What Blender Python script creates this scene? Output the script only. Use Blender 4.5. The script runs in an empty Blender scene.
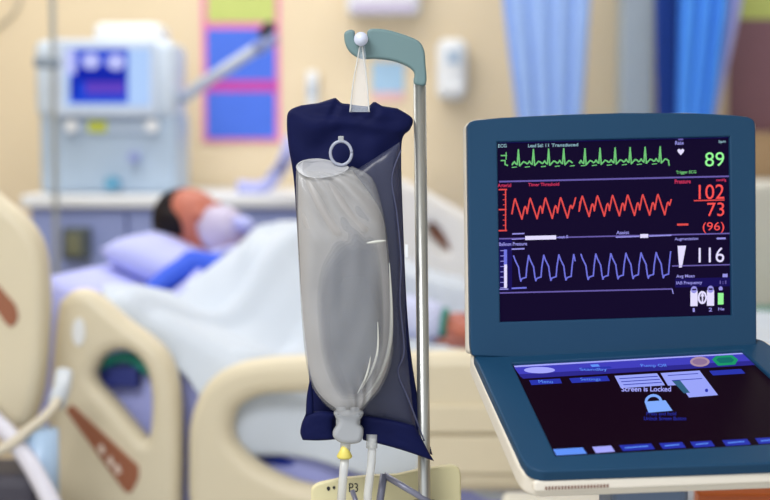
import bpy, bmesh, math, random
from mathutils import Vector, Matrix, noise

random.seed(4)
C = bpy.context.scene.collection
sc = bpy.context.scene

# ------------------------------------------------------------------ camera
F = 1540.0
CAM = Vector((0, 0, 1.36))
PITCH = math.atan((250 - 135) / F)
cd = bpy.data.cameras.new('camera')
cam = bpy.data.objects.new('camera', cd)
C.objects.link(cam)
cam.location = CAM
cam.rotation_euler = (math.pi / 2 - PITCH, 0, 0)
cd.sensor_width = 36
cd.lens = F / 770 * 36
cd.clip_start = 0.05
cd.dof.use_dof = True
cd.dof.focus_distance = 1.64
cd.dof.aperture_fstop = 3.3
sc.camera = cam

# ------------------------------------------------------------------ world and lights
w = bpy.data.worlds.new('world')
sc.world = w
w.use_nodes = True
w.node_tree.nodes['Background'].inputs[0].default_value = (0.93, 0.96, 1.0, 1)
w.node_tree.nodes['Background'].inputs[1].default_value = 0.78


def area(name, loc, sx, sy, power, rot=(0, 0, 0), col=(1, 1, 1)):
    ld = bpy.data.lights.new(name, 'AREA')
    ld.shape = 'RECTANGLE'
    ld.size, ld.size_y = sx, sy
    ld.energy = power
    ld.color = col
    o = bpy.data.objects.new(name, ld)
    o.location = loc
    o.rotation_euler = rot
    C.objects.link(o)
    return o


area('ceiling_lamp_over_bed', (-0.9, 3.2, 2.7), 1.6, 1.6, 20, col=(1, 0.99, 0.97))
area('ceiling_lamp_by_wall', (0.2, 4.3, 2.72), 3.0, 0.5, 20, col=(1, 0.96, 0.9))
area('front_fill_light', (-0.9, 0.3, 2.7), 1.2, 1.2, 52, col=(1, 1, 1))  # unseen fill added near the camera to brighten upright faces

sc.view_settings.view_transform = 'Standard'
sc.view_settings.look = 'None'
sc.view_settings.gamma = 1
sc.view_settings.exposure = 0.2

# ------------------------------------------------------------------ helpers
RIGHT = Vector((1, 0, 0))
UP = Vector((0, math.sin(PITCH), math.cos(PITCH)))
FWD = Vector((0, math.cos(PITCH), -math.sin(PITCH)))


def ray(px, py):
    return FWD + RIGHT * ((px - 385) / F) + UP * ((250 - py) / F)


def at(px, py, Y):
    d = ray(px, py)
    return CAM + d * (Y / d.y)


class Frame:
    """a plane in the room: origin, two axes in it and its normal"""
    def __init__(s, o, ex, hint):
        s.o = o.copy()
        s.x = ex.normalized()
        s.y = (hint - s.x * hint.dot(s.x)).normalized()
        s.n = s.x.cross(s.y)

    def hit(s, px, py):
        d = ray(px, py)
        t = (s.o - CAM).dot(s.n) / d.dot(s.n)
        p = CAM + d * t - s.o
        return (p.dot(s.x), p.dot(s.y))

    def w(s, a, b, c=0.0):
        return s.o + s.x * a + s.y * b + s.n * c

    def mat(s, lift=0.0):
        m = Matrix.Identity(4)
        for i in range(3):
            m[i][0], m[i][1], m[i][2], m[i][3] = s.x[i], s.y[i], s.n[i], (s.o + s.n * lift)[i]
        return m

    def shifted(s, d):
        return Frame(s.o + s.n * d, s.x, s.y)


def fronto(px, py, Y, yaw=0.0, tilt=0.0):
    """upright plane facing the camera side through a point; yaw>0 sends its right end away"""
    ex = Vector((math.cos(yaw), math.sin(yaw), 0))
    up = Vector((0, math.sin(tilt), math.cos(tilt)))
    return Frame(at(px, py, Y), ex, up)


def lin(c):
    c = c / 255
    return c / 12.92 if c <= 0.04045 else ((c + 0.055) / 1.055) ** 2.4


def mat(name, rgb, rough=0.5, metal=0.0, alpha=1.0, trans=0.0, vary=0.06, scale=14.0, coat=0.0, bump=0.0, sheen=0.0, stretch=None, spec=0.5):
    m = bpy.data.materials.new(name)
    m.use_nodes = True
    nt = m.node_tree
    b = nt.nodes['Principled BSDF']
    base = tuple(lin(v) for v in rgb)
    tc = nt.nodes.new('ShaderNodeTexCoord')
    nz = nt.nodes.new('ShaderNodeTexNoise')
    nz.inputs['Scale'].default_value = scale
    nz.inputs['Detail'].default_value = 3
    if stretch:
        mp = nt.nodes.new('ShaderNodeMapping')
        mp.inputs['Scale'].default_value = stretch
        nt.links.new(tc.outputs['Object'], mp.inputs[0])
        nt.links.new(mp.outputs[0], nz.inputs['Vector'])
    else:
        nt.links.new(tc.outputs['Object'], nz.inputs['Vector'])
    mx = nt.nodes.new('ShaderNodeMix')
    mx.data_type = 'RGBA'
    mx.inputs[6].default_value = tuple(min(1, v * (1 - vary)) for v in base) + (1,)
    mx.inputs[7].default_value = tuple(min(1, v * (1 + vary)) for v in base) + (1,)
    nt.links.new(nz.outputs[0], mx.inputs[0])
    nt.links.new(mx.outputs[2], b.inputs['Base Color'])
    b.inputs['Roughness'].default_value = rough
    b.inputs['Metallic'].default_value = metal
    b.inputs['Specular IOR Level'].default_value = spec
    b.inputs['Alpha'].default_value = alpha
    b.inputs['Transmission Weight'].default_value = trans
    b.inputs['Coat Weight'].default_value = coat
    b.inputs['Sheen Weight'].default_value = sheen
    if bump:
        bp = nt.nodes.new('ShaderNodeBump')
        bp.inputs['Strength'].default_value = bump
        bp.inputs['Distance'].default_value = 0.004
        nt.links.new(nz.outputs[0], bp.inputs['Height'])
        nt.links.new(bp.outputs[0], b.inputs['Normal'])
    return m


def glow(name, rgb, s=1.0, rough=0.4):
    m = bpy.data.materials.new(name)
    m.use_nodes = True
    b = m.node_tree.nodes['Principled BSDF']
    c = tuple(lin(v) for v in rgb) + (1,)
    b.inputs['Base Color'].default_value = (0.0015, 0.001, 0.002, 1)
    b.inputs['Roughness'].default_value = rough
    b.inputs['Specular IOR Level'].default_value = 0.025
    b.inputs['Emission Color'].default_value = c
    b.inputs['Emission Strength'].default_value = s * 0.9
    return m


def link(name, me, mats, parent=None, smooth=False):
    if not isinstance(mats, (list, tuple)):
        mats = [mats]
    for m in mats:
        me.materials.append(m)
    if smooth:
        for p in me.polygons:
            p.use_smooth = True
    o = bpy.data.objects.new(name, me)
    C.objects.link(o)
    if parent is not None:
        root = parent
        while root.parent:
            root = root.parent
        me.transform(Matrix.Translation(-root.location))
        o.parent = parent
    else:
        # origin at the base of the thing
        xs = [v.co for v in me.vertices]
        b = Vector((sum(v.x for v in xs) / len(xs), sum(v.y for v in xs) / len(xs), min(v.z for v in xs)))
        me.transform(Matrix.Translation(-b))
        o.location = b
    return o


def thing(name, label, cat, loc, group=None):
    o = bpy.data.objects.new(name, None)
    o.empty_display_size = 0.05
    o.location = loc
    C.objects.link(o)
    return tag(o, label, cat, group)


def tag(o, label, cat, group=None):
    o['label'] = label
    o['category'] = cat
    if group:
        o['group'] = group
    return o


def struct(name, me, m):
    o = link(name, me, m)
    o['kind'] = 'structure'
    return o


def done(bm, name='m'):
    bmesh.ops.recalc_face_normals(bm, faces=bm.faces)
    me = bpy.data.meshes.new(name)
    bm.to_mesh(me)
    bm.free()
    return me


def add_box(bm, lo, hi, bev=0.0, M=None, seg=3):
    r = bmesh.ops.create_cube(bm, size=1)
    vs = r['verts']
    lo, hi = Vector(lo), Vector(hi)
    for v in vs:
        v.co = Vector((lo[i] + (v.co[i] + 0.5) * (hi[i] - lo[i]) for i in range(3)))
    if bev > 0:
        es = list({e for v in vs for e in v.link_edges})
        r = bmesh.ops.bevel(bm, geom=es, offset=bev, segments=seg, profile=0.5, affect='EDGES')
        vs = list({v for f in r['faces'] for v in f.verts} | {v for v in vs if v.is_valid})
    if M is not None:
        bmesh.ops.transform(bm, matrix=M, verts=vs)
    return vs


def box(lo, hi, bev=0.0, M=None):
    bm = bmesh.new()
    add_box(bm, lo, hi, bev, M)
    return done(bm)


def add_tube(bm, pts, r, n=12, cap=True, radii=None):
    pts = [Vector(p) for p in pts]
    rings = []
    prev = None
    for i, p in enumerate(pts):
        d = (pts[min(i + 1, len(pts) - 1)] - pts[max(i - 1, 0)]).normalized()
        if prev is None:
            a = Vector((0, 0, 1)) if abs(d.z) < 0.9 else Vector((1, 0, 0))
            u = d.cross(a).normalized()
        else:
            u = (prev - d * prev.dot(d)).normalized()
        prev = u
        v = d.cross(u)
        rr = radii[i] if radii else r
        rings.append([bm.verts.new(p + (u * math.cos(2 * math.pi * k / n) + v * math.sin(2 * math.pi * k / n)) * rr) for k in range(n)])
    for a, b in zip(rings, rings[1:]):
        for k in range(n):
            bm.faces.new((a[k], a[(k + 1) % n], b[(k + 1) % n], b[k]))
    if cap:
        bm.faces.new(rings[0][::-1])
        bm.faces.new(rings[-1])


def tube(pts, r, n=12, radii=None):
    bm = bmesh.new()
    add_tube(bm, pts, r, n, True, radii)
    return done(bm)


def smooth_path(pts, k=6, closed=False):
    pts = [Vector(p) for p in pts]
    n = len(pts)
    out = []
    rng = range(n) if closed else range(n - 1)
    for i in rng:
        if closed:
            p0, p1, p2, p3 = pts[i - 1], pts[i], pts[(i + 1) % n], pts[(i + 2) % n]
        else:
            p0, p1, p2, p3 = pts[max(i - 1, 0)], pts[i], pts[i + 1], pts[min(i + 2, n - 1)]
        for j in range(k):
            t = j / k
            out.append(0.5 * ((2 * p1) + (p2 - p0) * t + (2 * p0 - 5 * p1 + 4 * p2 - p3) * t * t + (3 * p1 - p0 - 3 * p2 + p3) * t ** 3))
    if not closed:
        out.append(pts[-1])
    return out


def to_mesh(ob):
    C.objects.link(ob)
    dg = bpy.context.evaluated_depsgraph_get()
    dg.update()
    me = bpy.data.meshes.new_from_object(ob.evaluated_get(dg), depsgraph=dg)
    C.objects.unlink(ob)
    return me


def plate(loops, fr, thick, bevel=0.0, lift=0.0, res=3):
    """flat body with outline (and holes) in plane coordinates; its front lies in the plane"""
    cu = bpy.data.curves.new('plate', 'CURVE')
    cu.dimensions = '2D'
    cu.fill_mode = 'BOTH'
    cu.extrude = max(thick / 2 - bevel, 0.00005)
    cu.bevel_depth = bevel
    cu.bevel_resolution = res
    cu.offset = -bevel
    for lp in loops:
        s = cu.splines.new('POLY')
        s.points.add(len(lp) - 1)
        for p, q in zip(s.points, lp):
            p.co = (q[0], q[1], 0, 1)
        s.use_cyclic_u = True
    ob = bpy.data.objects.new('plate', cu)
    me = to_mesh(ob)
    me.transform(fr.mat(lift - thick / 2))
    me.materials.clear()
    for p in me.polygons:
        p.material_index = 0
        p.use_smooth = False
    bpy.data.objects.remove(ob)
    return me


def pxl(fr, pts, smooth=0):
    q = [fr.hit(*p) for p in pts]
    if smooth:
        q = [(v.x, v.y) for v in smooth_path([Vector((a, b, 0)) for a, b in q], smooth, True)]
    return q


def rounded(x0, y0, x1, y1, r, n=6):
    out = []
    for cx, cy, a0 in ((x1 - r, y1 - r, 0), (x0 + r, y1 - r, 90), (x0 + r, y0 + r, 180), (x1 - r, y0 + r, 270)):
        for i in range(n + 1):
            a = math.radians(a0 + 90 * i / n)
            out.append((cx + r * math.cos(a), cy + r * math.sin(a)))
    return out


def round_poly(pts, r, n=5):
    """polygon with its corners rounded"""
    out = []
    k = len(pts)
    P = [Vector((p[0], p[1])) for p in pts]
    for i in range(k):
        a, b, c = P[i - 1], P[i], P[(i + 1) % k]
        rr = r[i] if isinstance(r, (list, tuple)) else r
        u, v = (a - b), (c - b)
        d = min(rr, u.length * 0.45, v.length * 0.45)
        p, q = b + u.normalized() * d, b + v.normalized() * d
        for j in range(n + 1):
            t = j / n
            z = p * (1 - t) ** 2 + b * 2 * t * (1 - t) + q * t * t
            out.append((z.x, z.y))
    return out


_font_cache = {}


def text_mesh(s, bold=False):
    if s not in _font_cache:
        cu = bpy.data.curves.new('t', 'FONT')
        cu.body = s
        cu.size = 1
        cu.resolution_u = 4
        if bold:
            cu.offset = 0.02
        ob = bpy.data.objects.new('t', cu)
        me = to_mesh(ob)
        vs = [(v.co.x, v.co.y) for v in me.vertices]
        fs = [tuple(p.vertices) for p in me.polygons]
        bpy.data.objects.remove(ob)
        x0, x1 = min(v[0] for v in vs), max(v[0] for v in vs)
        y0, y1 = min(v[1] for v in vs), max(v[1] for v in vs)
        _font_cache[s] = ([((x - x0) / (x1 - x0), (y - y0) / (y1 - y0)) for x, y in vs], fs)
    return _font_cache[s]


class Screen:
    """a display surface: one mesh, the picture on it in several emitting colours"""
    def __init__(s, fr, slope=0.0, xc=0.0):
        s.fr, s.slope, s.xc = fr, slope, xc
        s.bm = bmesh.new()
        s.mats = []

    def mi(s, m):
        if m not in s.mats:
            s.mats.append(m)
        return s.mats.index(m)

    def P(s, x, y, l):
        return s.fr.w(*s.fr.hit(x, y + s.slope * (x - s.xc)), l)

    def poly(s, pts, m, l=0.0004):
        vs = [s.bm.verts.new(s.P(x, y, l)) for x, y in pts]
        f = s.bm.faces.new(vs)
        f.normal_update()
        if f.normal.dot(s.fr.n) < 0:
            f.normal_flip()
        f.material_index = s.mi(m)

    def rect(s, x0, y0, x1, y1, m, l=0.0004):
        s.poly([(x0, y1), (x1, y1), (x1, y0), (x0, y0)], m, l)

    def line(s, pts, wd, m, l=0.0006):
        for a, b in zip(pts, pts[1:]):
            a, b = Vector(a), Vector(b)
            d = (b - a)
            if d.length < 1e-6:
                continue
            d.normalize()
            n = Vector((-d.y, d.x)) * wd / 2
            e = d * wd * 0.3
            s.poly([tuple(a - e + n), tuple(b + e + n), tuple(b + e - n), tuple(a - e - n)], m, l)

    def text(s, t, x0, y0, x1, y1, m, l=0.0008, bold=False, slant=0.0):
        vs, fs = text_mesh(t, bold)
        nv = [s.bm.verts.new(s.P(x0 + (x1 - x0) * u + slant * (1 - v), y1 + (y0 - y1) * v, l)) for u, v in vs]
        for f in fs:
            try:
                g = s.bm.faces.new([nv[i] for i in f])
            except ValueError:
                continue
            g.normal_update()
            if g.normal.dot(s.fr.n) < 0:
                g.normal_flip()
            g.material_index = s.mi(m)

    def build(s, name, parent):
        me = bpy.data.meshes.new(name)
        s.bm.to_mesh(me)
        s.bm.free()
        return link(name, me, s.mats, parent)


def ell(cx, cy, rx, ry, n=20):
    return [(cx + rx * math.cos(2 * math.pi * i / n), cy + ry * math.sin(2 * math.pi * i / n)) for i in range(n)]


# ------------------------------------------------------------------ materials
M_wall = mat('cream_wall_paint', (236, 219, 188), 0.7, vary=0.03, scale=3)
M_ceil = mat('white_ceiling', (240, 240, 236), 0.8)
M_floor = mat('pale_floor', (190, 188, 180), 0.35, vary=0.08)
M_cream = mat('cream_rail_plastic', (222, 212, 186), 0.42, vary=0.03)
M_white = mat('white_plastic', (236, 240, 245), 0.4, vary=0.02)
M_paleblue = mat('pale_blue_plastic', (178, 198, 220), 0.45, vary=0.03)
M_greyblue = mat('grey_blue_laminate', (150, 164, 218), 0.5, vary=0.04)
M_sheet = mat('lavender_sheet', (186, 192, 255), 0.8, vary=0.04, bump=0.2)
M_pillow = mat('pale_lavender_pillowcase', (186, 192, 246), 0.85, vary=0.04, bump=0.2)
M_blanket = mat('white_blanket', (204, 214, 228), 0.9, vary=0.03, bump=0.15, sheen=0.2)
M_gown = mat('blue_gown', (52, 92, 222), 0.85, vary=0.12)
M_sleeve = mat('pale_sleeve', (206, 212, 246), 0.85, vary=0.05)
M_skin = mat('skin', (188, 108, 88), 0.5, vary=0.08)
M_hair = mat('dark_hair', (24, 18, 24), 0.7, vary=0.2, scale=60, spec=0.2)
M_mask = mat('milky_mask', (214, 206, 236), 0.3, alpha=0.75)
M_teal = mat('teal_band', (30, 140, 125), 0.5)
M_brown = mat('brown_control_strip', (156, 98, 72), 0.45, vary=0.06)
M_mark = mat('pale_marking', (232, 214, 200), 0.5)
M_steel = mat('brushed_steel', (176, 178, 176), 0.3, metal=0.85, vary=0.05)
M_hook = mat('grey_green_hook', (104, 132, 136), 0.5, vary=0.03)
M_navy = mat('navy_cuff_nylon', (7, 15, 62), 0.7, vary=0.2, scale=40, bump=0.2, spec=0.15)
M_net = mat('grey_clear_net', (72, 76, 100), 0.3, alpha=0.58, vary=0.06)
M_bag = mat('frosted_bag_film', (200, 202, 206), 0.16, alpha=0.32, vary=0.06, scale=9, stretch=(1, 1, 0.4), coat=0.4)
M_fluid = mat('bag_fluid', (58, 72, 104), 0.25, alpha=0.2)
M_clear = mat('clear_plastic', (226, 230, 232), 0.12, alpha=0.42, vary=0.02)
M_clear2 = mat('clear_tubing', (222, 224, 224), 0.15, alpha=0.62, vary=0.02)
M_port = mat('frosted_port_plastic', (168, 172, 178), 0.25, alpha=0.9)
M_yellow = mat('yellow_fitting', (228, 214, 108), 0.4)
M_console = mat('teal_navy_fascia', (21, 63, 96), 0.5, vary=0.05, spec=0.25)
M_case = mat('warm_white_casing', (226, 220, 208), 0.42, vary=0.03)
M_vent = mat('vent_shadow_brown', (120, 84, 70), 0.7)
M_ped = mat('slate_blue_pedestal', (92, 112, 142), 0.4)
M_rubber = mat('black_rubber', (24, 24, 26), 0.7)
M_black = mat('black_plastic', (20, 22, 30), 0.4)
M_wood = mat('orange_brown_wood', (190, 92, 28), 0.4, vary=0.18, scale=6, stretch=(1, 9, 9))
M_plate = mat('cream_yellow_holder', (220, 212, 168), 0.45, vary=0.04)
M_rod = mat('grey_rod', (128, 130, 150), 0.35, metal=0.3)
M_curtA = mat('pale_blue_curtain', (156, 190, 255), 0.8, vary=0.06)
M_curtB = mat('strong_blue_curtain', (70, 148, 255), 0.75, vary=0.06)
M_curtC = mat('deep_blue_curtain', (8, 62, 156), 0.75, vary=0.06)
M_greypost = mat('grey_post_paint', (186, 202, 218), 0.5)
M_pink = mat('poster_pink', (240, 130, 190), 0.6)
M_magenta = mat('poster_magenta', (196, 70, 176), 0.6)
M_blue = mat('poster_blue', (72, 118, 238), 0.6)
M_lime = mat('poster_lime', (198, 212, 122), 0.6)
M_plum = mat('poster_shaded_plum', (132, 96, 110), 0.6)
M_sign = mat('sign_sky_blue', (170, 208, 240), 0.6)
M_signpink = mat('sign_pink', (240, 196, 200), 0.6)
M_dark = mat('dark_bed_frame', (60, 76, 130), 0.5)
M_frame = mat('bed_frame_grey', (178, 172, 154), 0.45)
M_green = mat('green_cap_cloth', (20, 128, 110), 0.7)

# screen colours
G_dark = glow('display_dark', (15, 5, 40))
G_green = glow('trace_green', (112, 196, 118))
G_greenb = glow('number_green', (150, 245, 150))
G_red = glow('trace_red', (226, 76, 74))
G_redb = glow('number_red', (250, 82, 80))
G_redt = glow('label_red', (206, 54, 92))
G_blue = glow('trace_blue', (112, 116, 222))
G_bluel = glow('label_blue', (150, 146, 226))
G_white = glow('display_white', (226, 220, 255))
G_rule = glow('rule_violet', (104, 92, 168))
G_band = glow('band_indigo', (22, 14, 84))
G_tealw = glow('label_pale_teal', (140, 178, 190))
G_ldark = glow('touch_dark', (20, 4, 18), rough=0.3)
G_lbar = glow('touch_bar_blue', (64, 62, 186))
G_lbar2 = glow('touch_bar_deep', (44, 40, 140))
G_lbtn = glow('touch_button_blue', (40, 52, 170))
G_llav = glow('touch_lavender', (164, 166, 250))
G_lbox = glow('touch_panel_lavender', (152, 162, 246))
G_lsky = glow('touch_sky', (96, 146, 246))
G_lock = glow('touch_lock', (128, 170, 250))
G_lbeige = glow('touch_beige', (170, 140, 160))
G_lgreen = glow('touch_green', (26, 150, 100))
V_blue = glow('ventilator_blue', (30, 70, 210))
V_pale = glow('ventilator_pale', (176, 206, 250))
V_deep = glow('ventilator_deep', (18, 38, 170))
V_purp = glow('ventilator_purple', (96, 66, 190))
V_lilac = glow('ventilator_lilac', (190, 196, 250))

# ------------------------------------------------------------------ room shell
WY = 5.0
struct('floor', box((-3.2, -0.6, -0.1), (3.2, WY + 0.12, 0)), M_floor)
struct('wall_back', box((-3.2, WY, 0), (3.2, WY + 0.12, 2.8)), M_wall)
struct('wall_left', box((-3.32, -0.6, 0), (-3.2, WY + 0.12, 2.8)), M_wall)
struct('wall_right', box((3.2, -0.6, 0), (3.32, WY + 0.12, 2.8)), M_wall)
struct('ceiling', box((-3.32, -0.6, 2.8), (3.32, WY + 0.12, 2.9)), M_ceil)
struct('baseboard_back', box((-3.2, WY - 0.015, 0), (3.2, WY, 0.1), 0.004), M_white)
# grey wall post between the curtains
a, b = at(623, 60, 4.86), at(654, 60, 4.86)
struct('trim_1', box((a.x, 4.86, 0), (b.x, WY, 2.8), 0.008), M_greypost)

# ------------------------------------------------------------------ posters and wall fittings
def flat(name, px0, py0, px1, py1, Y, th, m, parent=None, bev=0.0, deep=None):
    a, b = at(px0, py1, Y), at(px1, py0, Y)
    return link(name, box((a.x, Y, a.z), (b.x, Y + th, b.z), bev), m, parent)


po = thing('wall_poster', 'tall pink-bordered poster with blue panels below a lime panel', 'poster', at(241, 140, WY - 0.012))
flat('backing_sheet', 203, -72, 279, 142, WY - 0.008, 0.008, M_pink, po)
flat('lime_panel', 207, -66, 275, 22, WY - 0.011, 0.003, M_lime, po)
flat('blue_panel', 207, 29, 275, 80, WY - 0.011, 0.003, M_blue, po)
flat('magenta_band', 205, 80, 277, 92, WY - 0.011, 0.003, M_magenta, po)
flat('blue_panel', 207, 92, 275, 138, WY - 0.011, 0.003, M_blue, po)

po = thing('wall_poster', 'poster with shade put into its plum colour, a lime band above, beyond the blue curtain on the right', 'poster', at(765, 130, WY - 0.012))
flat('backing_sheet', 728, -72, 826, 132, WY - 0.008, 0.008, M_plum, po)  # plum backing carries the dimness of shade and blur in its colour
flat('lime_band', 728, -66, 826, 19, WY - 0.011, 0.003, M_lime, po)

sg = thing('wall_notice', 'small sky blue notice with a pink lower edge, on the wall behind the hook', 'notice', at(388, 100, WY - 0.01))
flat('paper', 372, 62, 404, 92, WY - 0.006, 0.006, M_sign, sg)
flat('lower_band', 372, 92, 404, 101, WY - 0.006, 0.006, M_signpink, sg)

d = thing('soap_dispenser', 'white rounded dispenser on the wall between the hook and the pale curtain', 'dispenser', at(452, 101, WY - 0.05))
a, b = at(437, 100, WY - 0.1), at(468, 38, WY - 0.1)
link('body', box((a.x, WY - 0.1, a.z), (b.x, WY, b.z), 0.03), M_white, d, True)
a, b = at(442, 94, WY - 0.1), at(463, 84, WY - 0.1)
link('push_lever', box((a.x, WY - 0.115, a.z), (b.x, WY - 0.09, b.z), 0.006), M_white, d)
a, b = at(446, 64, WY - 0.1), at(461, 50, WY - 0.1)
link('viewing_window', box((a.x, WY - 0.103, a.z), (b.x, WY - 0.098, b.z), 0.002), M_paleblue, d)

d = thing('wall_lamp', 'white box lamp high on the wall above the hook, cut by the top edge', 'lamp', at(384, 15, WY - 0.05))
a, b = at(346, 14, WY - 0.12), at(421, -34, WY - 0.12)
link('housing', box((a.x, WY - 0.12, a.z), (b.x, WY, b.z), 0.02), M_white, d, True)
a, b = at(352, 13, WY - 0.12), at(415, 2, WY - 0.12)
link('diffuser', box((a.x, WY - 0.128, a.z), (b.x, WY - 0.11, b.z), 0.005), M_mask, d)

d = thing('wall_socket_cover', 'slim white upright fitting on the wall just above the navy cuff', 'fitting', at(312, 110, WY - 0.02))
a, b = at(306, 112, WY - 0.04), at(318, 70, WY - 0.04)
link('cover', box((a.x, WY - 0.04, a.z), (b.x, WY, b.z), 0.012), M_white, d, True)
a, b = at(309, 96, WY - 0.04), at(315, 84, WY - 0.04)
link('switch', box((a.x, WY - 0.046, a.z), (b.x, WY - 0.038, b.z), 0.002), M_paleblue, d)


# ------------------------------------------------------------------ curtains
def curtain(name, px_l, px_r, Y, label, m, folds, amp, pinch, zlo=0.12, zhi=2.72):
    """gathered curtain; pinch maps height to a width factor and a sideways shift"""
    bm = bmesh.new()
    L, R = at(px_l, 0, Y).x, at(px_r, 0, Y).x
    nx, nz = folds * 12, 34
    rows = []
    for j in range(nz + 1):
        z = zlo + (zhi - zlo) * j / nz
        f, sh = pinch(z)
        row = []
        for i in range(nx + 1):
            t = i / nx
            x = (L + R) / 2 + (t - 0.5) * (R - L) * f + sh
            ph = t * folds * 2 * math.pi
            y = Y + amp * math.sin(ph) + 0.25 * amp * math.sin(2.3 * ph + z * 2)
            row.append(bm.verts.new((x + 0.3 * amp * math.cos(ph), y, z)))
        rows.append(row)
    for r0, r1 in zip(rows, rows[1:]):
        for i in range(nx):
            bm.faces.new((r0[i], r0[i + 1], r1[i + 1], r1[i]))
    me = done(bm)
    o = link(name, me, m, None, True)
    md = o.modifiers.new('cloth', 'SOLIDIFY')
    md.thickness = 0.004
    return tag(o, label, 'curtain', 'blue curtains gathered by the wall')


def z_of(py, Y):
    return at(385, py, Y).z


def lerp_pinch(Y, f115, sh_px):
    z0, z1 = z_of(0, Y), z_of(115, Y)
    def p(z):
        t = max(0, min(2.0, (z0 - z) / (z0 - z1)))
        if z > z0:
            t = -0.35 * (z - z0) / 0.5
        return 1 + (f115 - 1) * t, sh_px / F * Y * t
    return p


curtain('curtain', 501, 589, 4.6, 'pale blue curtain gathered above the left half of the upright display', M_curtA, 4, 0.009, lerp_pinch(4.6, 0.74, 4))
curtain('curtain', 654, 684, 4.74, 'narrow deep blue curtain beside the grey wall post', M_curtC, 3, 0.016, lerp_pinch(4.74, 0.9, 2))
curtain('curtain', 678, 728, 4.62, 'bright blue curtain next to the plum poster', M_curtB, 3, 0.012, lerp_pinch(4.62, 0.72, -8))
curtain('curtain', 720, 741, 4.7, 'thin pale lavender curtain edge overlapping the plum poster', M_sheet, 2, 0.012, lerp_pinch(4.7, 0.8, -22))
# rail that carries them
t = thing('curtain_rail', 'white ceiling rail carrying the blue curtains', 'curtain rail', at(620, 0, 4.66))
link('rail', box((0.2, 4.55, 2.72), (1.25, 4.78, 2.76), 0.006), M_white, t)
for x in (0.3, 1.15):
    link('bracket', box((x, 4.64, 2.75), (x + 0.03, 4.68, 2.8)), M_white, t)

# tan cupboard and white linen cart seen past the right edge of the display
t = thing('wall_cupboard', 'tan wall cupboard just right of the upright display', 'cupboard', at(772, 182, 4.7))
a, b = at(738, 182, 4.7), at(850, 133, 4.7)
link('body', box((a.x, 4.7, a.z), (b.x, WY, b.z), 0.006), mat('tan_laminate', (176, 148, 112), 0.5), t)
a, b = at(742, 179, 4.7), at(800, 136, 4.7)
link('door', box((a.x, 4.685, a.z), (b.x, 4.70, b.z), 0.004), mat('tan_door', (170, 142, 108), 0.5), t)
t = thing('linen_cart', 'tall white linen cart half hidden behind the right edge of the display', 'cart', Vector((1.05, 4.3, 0)))
a, b = at(735, 182, 4.35), at(850, 182, 4.35)
link('body', box((a.x, 4.35, 0.12), (b.x, 4.66, a.z), 0.02), mat('pale_linen_cover', (222, 222, 214), 0.7), t)
for x in (a.x + 0.04, b.x - 0.04):
    for y in (4.40, 4.6):
        link('caster', tube([(x - 0.015, y, 0.06), (x + 0.015, y, 0.06)], 0.06, 16), M_rubber, t)
DY = 3.95
xa, xb = at(749, 0, DY).x, at(850, 0, DY).x
dz = at(760, 346, DY).z
t = tag(link('folded_drape', box((xa, DY, dz), (xb, DY + 0.3, at(760, 318, DY).z), 0.03), M_green, None, True),
        'dark green folded drape just beyond the right edge of the console', 'drape')
t2 = thing('drape_trolley', 'steel trolley under the green drape', 'trolley', Vector((1.05, DY + 0.15, 0)))
link('shelf', box((xa - 0.02, DY - 0.02, dz - 0.03), (xb + 0.02, DY + 0.32, dz - 0.001), 0.005), M_steel, t2)
for x in (xa, xb):
    for y in (DY, DY + 0.29):
        link('leg', tube([(x, y, 0), (x, y, dz - 0.03)], 0.012), M_steel, t2)

# ------------------------------------------------------------------ equipment counter and ventilator
cz = at(150, 195, 4.35).z
t = thing('equipment_counter', 'long grey-blue counter with a white top behind the patient', 'counter', Vector((-0.6, 4.6, 0)))
xl, xr = at(22, 200, 4.35).x, at(420, 200, 4.35).x
link('worktop', box((xl, 4.33, cz - 0.036), (xr, WY - 0.02, cz), 0.008), M_white, t)
link('carcass', box((xl + 0.02, 4.37, 0.08), (xr - 0.02, WY - 0.02, cz - 0.036)), M_greyblue, t)
link('plinth', box((xl + 0.04, 4.42, 0), (xr - 0.04, WY - 0.02, 0.08)), M_black, t)
k = 4
for i in range(k):
    x0 = xl + 0.03 + (xr - xl - 0.06) * i / k
    x1 = xl + 0.03 + (xr - xl - 0.06) * (i + 1) / k
    dr = link('door', box((x0 + 0.004, 4.352, 0.1), (x1 - 0.004, 4.37, cz - 0.05), 0.004), M_greyblue, t)
    link('handle', tube([(x1 - 0.04, 4.335, cz - 0.5), (x1 - 0.04, 4.335, cz - 0.65)], 0.006), M_steel, dr)
# dark gauge / outlet on the bed-head side
so = thing('wall_outlet_box', 'small dark outlet box above the lavender sheet left of the pillow', 'outlet box', at(75, 262, 4.33))
a, b = at(62, 260, 4.30), at(88, 228, 4.30)
link('box', box((a.x, 4.30, a.z), (b.x, 4.352, b.z), 0.006), mat('dark_olive_plastic', (78, 88, 92), 0.5), so)
link('face', box((a.x + 0.012, 4.294, a.z + 0.015), (b.x - 0.02, 4.302, b.z - 0.015), 0.003), mat('olive_face', (120, 122, 96), 0.5), so)

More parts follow.
